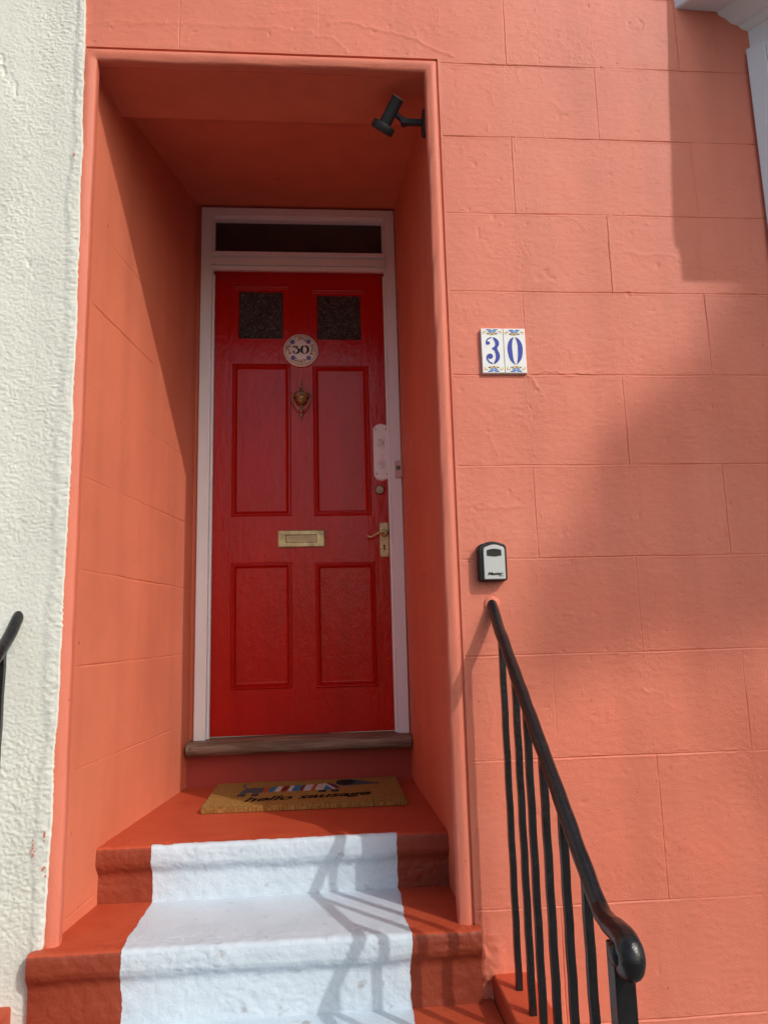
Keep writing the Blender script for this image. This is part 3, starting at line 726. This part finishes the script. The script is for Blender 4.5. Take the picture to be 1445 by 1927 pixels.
# porcelain finger plate
def scallop(cx_, z0, z1, w_):
    hw = w_/2; P = []
    top = [(hw, z1-0.040), (hw, z1-0.024), (hw*0.93, z1-0.0205), (hw*0.74, z1-0.013), (hw*0.66, z1-0.007), (hw*0.40, z1-0.0045), (hw*0.26, z1-0.002), (0, z1)]
    top += [(-a, c) for a, c in top[-2::-1]]
    bot = [(-a, z0+z1-c) for a, c in top]
    return [(cx_+a, c) for a, c in top+bot]
b = MB(); b.prism(scallop(0.3555, 1.252, 1.515, 0.0715), YD-0.006, YD-0.0003, 0.965); fp = b.build('finger_plate', M_PORC, door, smooth=40)
for x in (0.333, 0.378):
    for z in (1.487, 1.283):
        b = MB(); b.lathe([(0.0034, 0), (0.0030, 0.001), (0.001, 0.0012)], (x, YD-0.0058, z), (0, -1, 0), 12); b.build('screw', M_STEEL, fp)
b = MB(); rs = random.Random(11)
for zc in (1.424, 1.335):
    for k in range(22):
        b.k = rs.choice((0, 1, 1, 1)); x, z = 0.356+rs.gauss(0, 0.008), zc+rs.gauss(0, 0.013); a = rs.uniform(0, 6.3); pts = []
        for i in range(5):
            pts.append((x, z, 0.0009)); x += 0.0042*math.cos(a); z += 0.0042*math.sin(a); a += rs.uniform(0.3, 1.1)*(1 if k % 2 else -1)
        b.ribbon(pts, YD-0.00655-0.00002*k, 4)
b.build('scroll_motif', [M_PINK, M_MAUVE], fp)
# cylinder lock
b = MB(); b.lathe([(0.021, 0), (0.0215, 0.004), (0.0185, 0.008), (0.0165, 0.0085), (0.0160, 0.0075), (0.002, 0.0075)], (0.3435, YD-0.0005, 1.211), (0, -1, 0), 32); cy = b.build('lock_cylinder', M_CYL, door, smooth=45)
b = MB(); b.disc(0.3435, 1.2115, 0.0085, 0.0085, YD-0.0083, 20); b.k = 1; b.disc(0.3435, 1.207, 0.0016, 0.0042, YD-0.0086, 10); b.build('keyway', [M_CYL, M_INK], cy)
# lever handle on its plate
b = MB(); b.box(0.3385, 0.3772, YD-0.0055, YD-0.0004, 0.915, 1.0645); hp_ = b.build('handle_plate', M_BRASS, door, bevel=0.0015)
b = MB(); b.disc(0.3578, 0.9625, 0.0042, 0.0042, YD-0.0061, 14); b.flat([(0.3555, 0.962), (0.3600, 0.962), (0.3608, 0.944), (0.3548, 0.944)], YD-0.0062); b.build('keyhole', M_INK, hp_)
for x in (0.3440, 0.3718):
    for z in (1.058, 0.921):
        b = MB(); b.lathe([(0.0029, 0), (0.0026, 0.0008), (0.001, 0.001)], (x, YD-0.0053, z), (0, -1, 0), 12); b.build('screw', M_STEEL, hp_)
b = MB(); b.lathe([(0.0165, 0), (0.017, 0.005), (0.014, 0.012), (0.010, 0.018), (0.009, 0.032)], (0.3585, YD-0.004, 1.017), (0, -1, 0), 24)
L_ = cr([(0.3600, YD-0.042, 1.0195, .0088), (0.345, YD-0.043, 1.0205, .0072), (0.328, YD-0.044, 1.013, .0055), (0.310, YD-0.045, 1.002, .0048), (0.294, YD-0.046, 0.9965, .0044), (0.283, YD-0.046, 1.0025, .0030)], 6)
b.tube([p[:3] for p in L_], [p[3] for p in L_], 12, up=(0, 1, 0)); b.build('lever', M_BRASS, hp_, smooth=50)
# letter plate
def lp(b, x0, x1, z0, z1, i0, i1, k0, k1, ya, yb):
    O = [(x0, z0), (x1, z0), (x1, z1), (x0, z1)]; I = [(i0, k0), (i1, k0), (i1, k1), (i0, k1)]
    V = [(x, ya+0.003, z) for x, z in O]+[(x+(0.004 if x == x0 else -0.004), ya, z+(0.004 if z == z0 else -0.004)) for x, z in O]+[(x, ya, z) for x, z in I]+[(x, yb, z) for x, z in I]+[(x, yb+0.004, z) for x, z in O]
    F = []
    for i in range(4):
        j = (i+1) % 4; F += [(i, j, 4+j, 4+i), (4+i, 4+j, 8+j, 8+i), (8+i, 8+j, 12+j, 12+i), (16+i, 16+j, j, i)]
    b.add(V, F)
b = MB(); lp(b, -0.102, 0.0995, 0.962, 1.0365, -0.0685, 0.0655, 0.9815, 1.0165, YD-0.010, YD-0.004); lpo = b.build('letter_plate', M_BRASS, door)
b = MB(); b.box(-0.0670, 0.0640, YD-0.0065, YD-0.001, 0.983, 1.0145); b.build('flap', M_BRASSD, lpo, bevel=0.001)

# ------------------------------------------------------------------ door bell on the frame
bell = thing('doorbell', 'small ivory doorbell push on the white door frame beside the finger plate', 'doorbell', (0.4215, YF, 1.255))
b = MB(); b.box(0.4075, 0.4395, YF-0.015, YF-0.0003, 1.2555, 1.3285); b.build('body', M_BELL, bell, bevel=0.0025)
b = MB(); b.lathe([(0.0100, 0), (0.0100, 0.002), (0.0075, 0.0028), (0.0070, 0.0015), (0.001, 0.0015)], (0.4225, YF-0.015, 1.296), (0, -1, 0), 24); b.build('push_button', M_STEEL, bell, smooth=40)

# ------------------------------------------------------------------ coir doormat
mt = thing('doormat', 'tan coir doormat with a striped dachshund and the words hello sausage', 'doormat', (0.02, 0.83, 0.0))
def mat_build():
    x0, x1, y0, y1 = -0.325, 0.368, 0.628, 1.038
    b = MB(); b.box(x0+0.003, x1-0.003, y0+0.004, y1-0.003, 0.0015, 0.015); b.build('backing', M_COIRB, mt)
    tv, tt = text_mesh('hello sausage', 0.085, 0.35, 0.0030, 1.0)
    wd = max(p[0] for p in tv); sx = 0.452/wd
    T = []
    for t in tt:
        T.append([(-0.196+tv[i][0]*sx, 0.694+tv[i][1]*1.08+0.075*tv[i][0]*sx) for i in t])
    T = np.array(T)
    def intext(px, py):
        if not (-0.21 < px < 0.27 and 0.67 < py < 0.82): return False
        a, b_, c = T[:, 0], T[:, 1], T[:, 2]
        def cr_(u, v): return (v[:, 0]-u[:, 0])*(py-u[:, 1])-(v[:, 1]-u[:, 1])*(px-u[:, 0])
        d1, d2, d3 = cr_(a, b_), cr_(b_, c), cr_(c, a)
        return bool((((d1 >= 0) & (d2 >= 0) & (d3 >= 0)) | ((d1 <= 0) & (d2 <= 0) & (d3 <= 0))).any())
    def inp(px, py, P):
        r = False; j = len(P)-1
        for i in range(len(P)):
            if (P[i][1] > py) != (P[j][1] > py) and px < (P[j][0]-P[i][0])*(py-P[i][1])/(P[j][1]-P[i][1])+P[i][0]: r = not r
            j = i
        return r
    hind = [(-0.228, 0.782), (-0.215, 0.900), (-0.190, 0.928), (-0.130, 0.925), (-0.130, 0.842), (-0.150, 0.835), (-0.149, 0.782), (-0.178, 0.782), (-0.174, 0.840), (-0.196, 0.840), (-0.198, 0.782)]
    tailp = [(-0.206, 0.915), (-0.226, 0.960), (-0.220, 1.000), (-0.194, 1.012), (-0.196, 1.003), (-0.213, 0.990), (-0.216, 0.965), (-0.198, 0.920)]
    edges = [-0.140, -0.118, -0.094, -0.072, -0.046, -0.030, 0.000, 0.012, 0.040, 0.056, 0.090]
    cols = ['orange', 'blue', 'white', 'red', 'white', 'blue', 'red', 'white', 'orange', 'white', 'blue']
    body = [(-0.142, 0.840), (-0.136, 0.925), (-0.05, 0.938), (0.05, 0.948), (0.10, 0.962), (0.13, 0.925), (0.145, 0.860), (0.10, 0.838)]
    ear = [(0.130, 0.945), (0.135, 0.998), (0.158, 1.020), (0.195, 1.008), (0.205, 0.955), (0.185, 0.915), (0.150, 0.912)]
    head = [(0.150, 1.010), (0.190, 1.020), (0.222, 0.995), (0.262, 0.955), (0.296, 0.930), (0.292, 0.915), (0.215, 0.905), (0.160, 0.895), (0.135, 0.93)]
    feet = [[(0.064, 0.838), (0.094, 0.838), (0.094, 0.800), (0.064, 0.800)], [(0.112, 0.838), (0.140, 0.838), (0.142, 0.798), (0.112, 0.798)]]
    def colour(x, y):
        if intext(x, y): return 'black'
        if inp(x, y, ear): return 'dark'
        if math.hypot(x-0.291, y-0.922) < 0.008: return 'black'
        if inp(x, y, head): return 'grey'
        if inp(x, y, body):
            u = x-(y-0.89)*0.10
            if u > 0.088:
                k = int((u-0.088+(y-0.9)*0.45)/0.012) ; return ('blue', 'white', 'red', 'navy', 'white', 'navy', 'navy')[max(0, min(6, k))]
            for k in range(len(edges)-1):
                if edges[k] <= u < edges[k+1]: return cols[k]
            return 'grey'
        if inp(x, y, hind): return 'grey' if y > 0.805 else 'dark'
        if inp(x, y, tailp): return 'grey'
        for P in feet:
            if inp(x, y, P): return 'dark'
        return None
    names = ['grey', 'dark', 'red', 'white', 'blue', 'orange', 'black', 'navy']
    mats = M_COIR+[M_MAT[k] for k in names]
    rs = random.Random(2); b = MB()
    st_ = 0.0027
    y = y0
    while y < y1:
        x = x0
        while x < x1:
            px, py = x+rs.uniform(-.0012, .0012), y+rs.uniform(-.0012, .0012)
            c = colour(px, py); b.k = rs.choice((0, 0, 1, 2)) if c is None else 3+names.index(c)
            if c and c != 'black' and rs.random() < 0.05: b.k = 1
            a = rs.uniform(0, math.pi); wx, wy = 0.0021*math.cos(a), 0.0021*math.sin(a)
            lx, ly = rs.gauss(0, 0.0006), rs.gauss(0, 0.0006); zt = 0.0205+rs.uniform(-.0003, .0003)
            b.add([(px-wx, py-wy, 0.011), (px+wx, py+wy, 0.011), (px+lx+wx, py+ly+wy, zt), (px+lx-wx, py+ly-wy, zt), ], [(0, 1, 2, 3)])
            b.add([(px+lx-wx, py+ly-wy, zt-.0002), (px+lx+wy, py+ly-wx, zt), (px+lx+wx, py+ly+wy, zt-.0002), (px+lx-wy, py+ly+wx, zt)], [(0, 1, 2, 3)])
            x += st_
        y += st_
    # cut fringe along the four sides
    for k in range(2600):
        side = rs.random()
        if side < 0.62: px, py, ox, oy = rs.uniform(x0, x1), y0, 0, -1
        elif side < 0.75: px, py, ox, oy = x0, rs.uniform(y0, y1), -1, 0
        elif side < 0.88: px, py, ox, oy = x1, rs.uniform(y0, y1), 1, 0
        else: px, py, ox, oy = rs.uniform(x0, x1), y1, 0, 1
        b.k = rs.choice((0, 1, 1, 2)); s = rs.uniform(0.001, 0.0055); wv = rs.uniform(.0008, .0016); zt = rs.uniform(0.012, 0.0205)
        tx, ty = -oy, ox; sl_ = rs.gauss(0, .0012)
        b.add([(px-tx*wv, py-ty*wv, 0.0015), (px+tx*wv, py+ty*wv, 0.0015), (px+ox*s+tx*(wv+sl_), py+oy*s+ty*(wv+sl_), zt), (px+ox*s-tx*(wv-sl_), py+oy*s-ty*(wv-sl_), zt)], [(0, 1, 2, 3)])
    b.build('pile', mats, mt)
mat_build()

# ------------------------------------------------------------------ house number tiles on the wall
def tile(cx_, label, seed):
    root = thing('house_number_tile', label, 'number tile', (cx_, 0, 1.322), 'ceramic house number tiles')
    b = MB(); b.prism([(cx_-0.0325, 1.3225), (cx_+0.0325, 1.3225), (cx_+0.0325, 1.4600), (cx_-0.0325, 1.4600)], -0.0125, -0.0105, 0.985)
    b.box(cx_-0.0325, cx_+0.0325, -0.0108, 0.001, 1.3225, 1.4600); b.build('tile_body', M_PORC, root, bevel=0.0008)
    return root
TY = -0.0131
def tmap(cx_, ox):
    """design units: x,y of the drawing (0..440 wide, 0..868 tall, y down) -> wall x,z"""
    k = 0.065/440; kz_ = 0.1375/868
    def f(x, y): return (cx_-0.0325+(x-ox(y))*k, 1.460-(y-203)*kz_)
    return f
t3 = tile(0.5975, 'white ceramic tile with a blue numeral 3, left of the numeral 0 tile', 1)
t0 = tile(0.6637, 'white ceramic tile with a blue numeral 0, right of the numeral 3 tile', 2)
f3 = tmap(0.5975, lambda y: 225+(y-203)*0.049); f0 = tmap(0.6637, lambda y: 668+(y-203)*0.049)
kk = 0.065/440
def S(f, l): return [(*f(a, c), w*kk) for a, c, w in l]
b = MB()
b.ribbon(S(f3, [(437, 388, 26), (398, 396, 22), (358, 425, 24), (338, 462, 26), (342, 500, 30), (365, 520, 34)]), TY); b.disc(*f3(372, 492), 36*kk, 36*kk, TY-0.0001)
b.ribbon(S(f3, [(463, 384, 16), (505, 415, 54), (545, 465, 78), (552, 520, 74), (528, 570, 60), (505, 600, 46)]), TY)
b.flat([f3(*p) for p in ((440, 605), (500, 555), (560, 560), (556, 600), (575, 650), (520, 670), (490, 630))], TY-0.0001)
b.ribbon(S(f3, [(505, 600, 50), (545, 660, 70), (566, 730, 82), (562, 790, 78), (535, 845, 58), (490, 892, 20)]), TY-0.0002)
b.disc(*f3(414, 748), 56*kk, 56*kk, TY-0.0001)
b.ribbon(S(f3, [(372, 720, 30), (350, 765, 28), (362, 815, 26), (400, 862, 28), (465, 888, 26)]), TY-0.0002)
b.build('numeral', M_BLUE, t3)
b = MB()
b.ribbon(S(f0, [(880, 380, 10), (840, 420, 50), (810, 500, 84), (803, 600, 94), (815, 700, 92), (838, 800, 72), (872, 860, 40), (915, 905, 8)]), TY)
b.ribbon(S(f0, [(910, 380, 10), (960, 425, 54), (1000, 510, 88), (1013, 610, 98), (1010, 710, 92), (994, 800, 70), (968, 860, 36), (942, 905, 8)]), TY)
b.build('numeral', M_BLUE, t0)
def orn(f, cx_, yt, s, root):
    b = MB(); g = lambda dx, dy: f(cx_+dx, yt+s*dy)
    b.k = 0
    for sg in (-1, 1):
        b.flat([g(0, 40), g(sg*30, 15), g(sg*115, 20), g(sg*75, 62), g(sg*20, 92), g(0, 70)], TY)
    b.k = 1
    for sg in (-1, 1):
        b.ribbon([(*g(sg*10, 45), 12*kk), (*g(sg*50, 30), 14*kk), (*g(sg*118, 22), 8*kk)], TY-0.0002); b.ribbon([(*g(sg*8, 92), 8*kk), (*g(sg*40, 75), 12*kk), (*g(sg*85, 48), 8*kk)], TY-0.0002)
    b.k = 2
    for sg in (-1, 1):
        b.ribbon([(*g(sg*20, 128), 26*kk), (*g(sg*42, 100), 30*kk), (*g(sg*75, 95), 20*kk)], TY-0.0003)
        b.ribbon([(*g(sg*120, 70), 22*kk), (*g(sg*160, 62), 20*kk), (*g(sg*182, 85), 16*kk), (*g(sg*165, 110), 12*kk)], TY-0.0003)
    b.k = 3
    for sg in (-1, 1):
        b.ribbon([(*g(sg*60, 120), 8*kk), (*g(sg*85, 98), 16*kk), (*g(sg*108, 112), 10*kk)], TY-0.0004)
    b.disc(*g(0, 112), 10*kk, 16*kk, TY-0.0005, 10)
    b.build('ornament', [M_SKYB, M_BLUE, M_YEL, M_INK], root)
orn(f3, 450, 205, 1, t3); orn(f3, 486, 1066, -1, t3); orn(f0, 893, 213, 1, t0); orn(f0, 930, 1066, -1, t0)

# ------------------------------------------------------------------ key safe
ks = thing('key_safe', 'black and silver key safe mounted on the salmon wall above the handrail', 'key safe', (0.563, 0, 0.722))
def rbox(x0, x1, z0, z1, rtop, rbot, arch):
    def arc(cx_, cz_, r, a0, a1): return [(cx_+r*math.cos(R(a0+(a1-a0)*k/6)), cz_+r*math.sin(R(a0+(a1-a0)*k/6))) for k in range(7)]
    c_, hw = (x0+x1)/2, (x1-x0)/2-rtop
    P = arc(x1-rbot, z0+rbot, rbot, -90, 0)+arc(x1-rtop, z1-arch-rtop, rtop, 0, 90)
    P += [(c_+hw*(1-k/4.0), z1-arch*(1-k/4.0)**2) for k in range(1, 8)]
    return P+arc(x0+rtop, z1-arch-rtop, rtop, 90, 180)+arc(x0+rbot, z0+rbot, rbot, 180, 270)
b = MB(); b.prism(rbox(0.5235, 0.6020, 0.7185, 0.8290, 0.013, 0.008, 0.006), -0.030, 0.001, 0.985); b.build('case', M_BLACKP, ks, smooth=35, bevel=0.003)
b = MB(); b.prism(rbox(0.5345, 0.5945, 0.7225, 0.8190, 0.011, 0.002, 0.005), -0.0385, -0.0295, 0.985); cov = b.build('cover', M_SILVER, ks, smooth=35, bevel=0.0015)
b = MB()
shp = [(0.5440+0.041*i/10, 0.7865-0.0012*math.cos(2*math.pi*i/10)*-1) for i in range(11)]+[(0.585, 0.8035)]+[(0.585-0.041*i/10, 0.8035+0.0035*math.sin(math.pi*i/10)) for i in range(1, 11)]
b.prism(shp, -0.0405, -0.038, 0.97); sh = b.build('shutter', M_BLACKP, ks, bevel=0.0006)
b = MB(); b.flat([(0.5545+0.020*i/8, 0.8035-0.0035*math.sin(math.pi*i/8)) for i in range(9)]+[(0.5745, 0.8055), (0.5545, 0.8055)], -0.0409); b.build('thumb_notch', M_INK, sh)
def lettering(body, x, z, wdt, hgt, y, shear, bold, parent, name='lettering', m_=M_INK):
    v, t = text_mesh(body, 1.0, shear, bold); wv = max(p[0] for p in v); hv = max(p[1] for p in v)
    b_ = MB(); b_.add([(x+p[0]/wv*wdt, y, z+p[1]/hv*hgt) for p in v], [tuple(i) for i in t]); return b_.build(name, m_, parent)
lettering('Master', 0.5435, 0.7345, 0.044, 0.0085, -0.0389, 0.35, 0.05, cov)
lettering('LOCK', 0.5735, 0.7305, 0.0145, 0.0030, -0.03895, 0.35, 0.05, cov)

# ------------------------------------------------------------------ spot lamp under the soffit
wl = thing('wall_spotlight', 'charcoal adjustable spotlight fixed to the right side of the door recess', 'spotlight', (0.455, 0.11, 2.229))
b = MB(); b.lathe([(0.042, -0.002), (0.0445, 0.002), (0.0445, 0.014), (0.040, 0.019), (0.012, 0.0205)], (0.4575, 0.13, 2.236), (-1, 0, 0), 36); b.build('base_plate', M_CHARC, wl, smooth=40)
b = MB(); b.box(0.374, 0.438, 0.122, 0.138, 2.2275, 2.2455); b.build('arm', M_CHARC, wl, bevel=0.002)
b = MB(); b.tube([(0.380, 0.13, 2.235), (0.362, 0.124, 2.250), (0.344, 0.116, 2.262)], 0.0085, 12); b.lathe([(0.011, -0.011), (0.011, 0.011)], (0.378, 0.13, 2.2365), (0, 1, 0), 16); b.build('knuckle', M_CHARC, wl, smooth=40)
top_ = Vector((0.356, 0.090, 2.293)); axl = (Vector((0.303, 0.150, 2.214))-top_).normalized()
b = MB(); b.lathe([(0.0190, 0.0), (0.0203, 0.0015), (0.0203, 0.092), (0.0215, 0.096)], top_, axl, 36); body_ = b.build('lamp_body', M_CHARC, wl, smooth=40)
b = MB(); b.lathe([(0.022, 0.084), (0.0375, 0.086), (0.0385, 0.088), (0.0385, 0.109), (0.037, 0.111), (0.030, 0.111), (0.028, 0.102), (0.002, 0.100)], top_, axl, 44); b.build('collar', M_CHARC, wl, smooth=40)
b = MB(); b.lathe([(0.0192, -0.0012), (0.0192, 0.0002), (0.001, 0.0002)], top_, axl, 36); b.build('end_cap', mat('pale_cap', (0.55, 0.50, 0.50), 0.4, 0.4), body_, smooth=40)

# ------------------------------------------------------------------ iron handrails
def handrail():
    XB = 0.560
    root = thing('handrail', 'black iron handrail with square bars and a curled end, right of the steps', 'handrail', (XB, 0, GZ), 'iron handrails either side of the steps')
    rail = [(0.03, 0.668, .0148), (0.0, 0.656, .0148), (-0.06, 0.598, .0148)]+[(-0.06-0.64*k/12, 0.598-0.483*k/12+0.0009*math.sin(k*1.7), .0148+0.0005*math.sin(k*2.3)) for k in range(1, 12)]
    rail += [(-0.690, 0.123, .0150), (-0.715, 0.1105, .0154), (-0.742, 0.1060, .0164), (-0.770, 0.1075, .0178), (-0.797, 0.1080, .0192), (-0.818, 0.1020, .0202), (-0.829, 0.0895, .0204), (-0.827, 0.0765, .0200), (-0.815, 0.0685, .0188), (-0.802, 0.0690, .0170), (-0.794, 0.0760, .0145)]
    P = cr([(XB, y, z, r) for y, z, r in rail], 5)
    rs = random.Random(4)
    b = MB(); b.tube([(p[0]+0.0004*math.sin(i*.9), p[1], p[2]) for i, p in enumerate(P)], [p[3]*(1+0.025*math.sin(i*0.83)*math.sin(i*.31)) for i, p in enumerate(P)], 20, up=(1, 0, 0))
    hr = b.build('rail', M_IRON, root, smooth=60)
    for sg in (-1, 1):
        b = MB(); b.lathe([(0.0185, 0.0), (0.0185, 0.016), (0.0165, 0.021), (0.011, 0.0245), (0.002, 0.0255)], (XB, -0.801, 0.0840), (sg, 0, 0), 20); b.build('scroll_eye', M_IRON, hr, smooth=60)
    b = MB(); b.lathe([(0.027, -0.004), (0.0235, 0.001), (0.0205, 0.003), (0.0185, 0.0055)], (XB, 0.0, 0.656), (0, -1, 0), 24); b.build('wall_fixing', M_SALMON, root, smooth=60)
    def rz(y): return float(np.interp(-y, [-q_[0] for q_ in rail[:-7]], [q_[1] for q_ in rail[:-7]]))
    for i, (y, zb) in enumerate(((-0.088, -0.281), (-0.208, -0.281), (-0.298, -0.439), (-0.408, -0.439), (-0.522, -0.439), (-0.638, -0.587))):
        b = MB(); h_ = 0.0078
        zt = rz(y)-0.008; k = 22; vs = []
        for j in range(k+1):
            z = zb+(zt-zb)*j/k; w_ = 0.0006*math.sin(j*1.9+i); fl = 1.0+0.9*max(0, 1-(zt-z)/0.05)**2
            vs += [(XB-h_+w_, y-h_*fl, z), (XB+h_+w_, y-h_*fl, z), (XB+h_+w_, y+h_, z), (XB-h_+w_, y+h_, z)]
        b.add(vs, [(j*4+q_, j*4+(q_+1) % 4, j*4+4+(q_+1) % 4, j*4+4+q_) for j in range(k) for q_ in range(4)]+[(3, 2, 1, 0)])
        b.build('baluster', M_IRON, root, bevel=0.0012)
    b = MB(); b.box(XB-0.0165, XB+0.0165, -0.797, -0.765, -0.587, 0.092); b.build('newel_post', M_IRON, root, bevel=0.002)
    return root
hr1 = handrail()
def dup(root, dx, label):
    r = root.copy(); COL.objects.link(r); r.location.x += dx; r['label'] = label
    for c in root.children:
        c2 = c.copy(); COL.objects.link(c2); c2.parent = r
        for g in c.children:
            g2 = g.copy(); COL.objects.link(g2); g2.parent = c2
    return r
hr2 = dup(hr1, -0.700-0.560, 'black iron handrail fixed to the rough white wall, left of the steps')
for c in hr2.children:
    if c.name.startswith('wall_fixing'):
        c.data = c.data.copy(); c.data.materials[0] = M_WHITEW

# ------------------------------------------------------------------ tree across the street, whose crown shades the right of the wall
def tree():
    base = Vector((13.6, -10.9, GZ))
    root = thing('street_tree', 'leafy street tree on the far pavement', 'tree', base)
    k0 = 10.0; sd = Vector((0.895, -1.0, 1.05))
    M_LEAF = mat('leaf_green', (0.060, 0.115, 0.030), 0.6, 0.3, var=0.35, vscale=1.5)
    M_BARK = mat('bark', (0.11, 0.085, 0.06), 0.9, 0.2, var=0.3, vscale=6, bump=((20, 0.02),))
    poly = [(0.64, 0.50), (0.70, 0.72), (0.80, 0.84), (0.88, 0.95), (0.90, 1.05), (1.0, 1.17), (1.14, 1.28), (1.26, 1.40), (1.33, 1.58), (1.9, 2.3), (3.4, 3.2), (4.6, 2.2), (4.6, 0.3), (3.0, -0.3), (2.0, 0.45), (1.36, 0.60), (1.08, 0.56), (0.90, 0.52), (0.73, 0.46)]
    def inp(px, py, P):
        r = False; j = len(P)-1
        for i in range(len(P)):
            if (P[i][1] > py) != (P[j][1] > py) and px < (P[j][0]-P[i][0])*(py-P[i][1])/(P[j][1]-P[i][1])+P[i][0]: r = not r
            j = i
        return r
    rs = random.Random(9); b = MB(); n = 0
    def leaf(c, s):
        a = Vector((rs.gauss(0, 1), rs.gauss(0, 1), rs.gauss(0, 1))).normalized(); t = a.orthogonal().normalized(); t.rotate(Matrix.Rotation(rs.uniform(0, 6.3), 3, a)); u = a.cross(t)
        b.add([c-t*s, c+u*s*0.5, c+t*s, c-u*s*0.5], [(0, 1, 2, 3)])
    while n < 9000:
        px, pz = rs.uniform(0.5, 4.7), rs.uniform(-0.4, 3.3)
        if not inp(px, pz, poly): continue
        w_ = 1.0 if px > 1.5 else 1.0
        thick = 0.5+0.45*min(px, 3)
        k = k0+rs.gauss(0, 0.16)*thick
        leaf(Vector((px, 0, pz))+sd*k, rs.uniform(0.06, 0.11)); n += 1
    b.build('crown', M_LEAF, root)
    b = MB(); top = Vector((2.9, 0, 1.4))+sd*k0
    b.tube([base+Vector((0, 0, -0.1)), base+Vector((0.05, 0, 2.5)), base+(top-base)*0.55+Vector((0, 0, 1.5)), top], [0.24, 0.20, 0.15, 0.05], 14)
    for (px, pz) in ((1.3, 1.0), (1.0, 0.7), (2.0, 1.8), (3.8, 2.2), (4.0, 0.8), (3.2, 2.7)):
        e = Vector((px, 0, pz))+sd*k0; s_ = base+(top-base)*0.62+Vector((0, 0, 1.3))
        b.tube([s_, (s_+e)/2+Vector((0, 0, -0.15)), e], [0.09, 0.05, 0.015], 8)
    b.build('trunk', M_BARK, root)
tree()
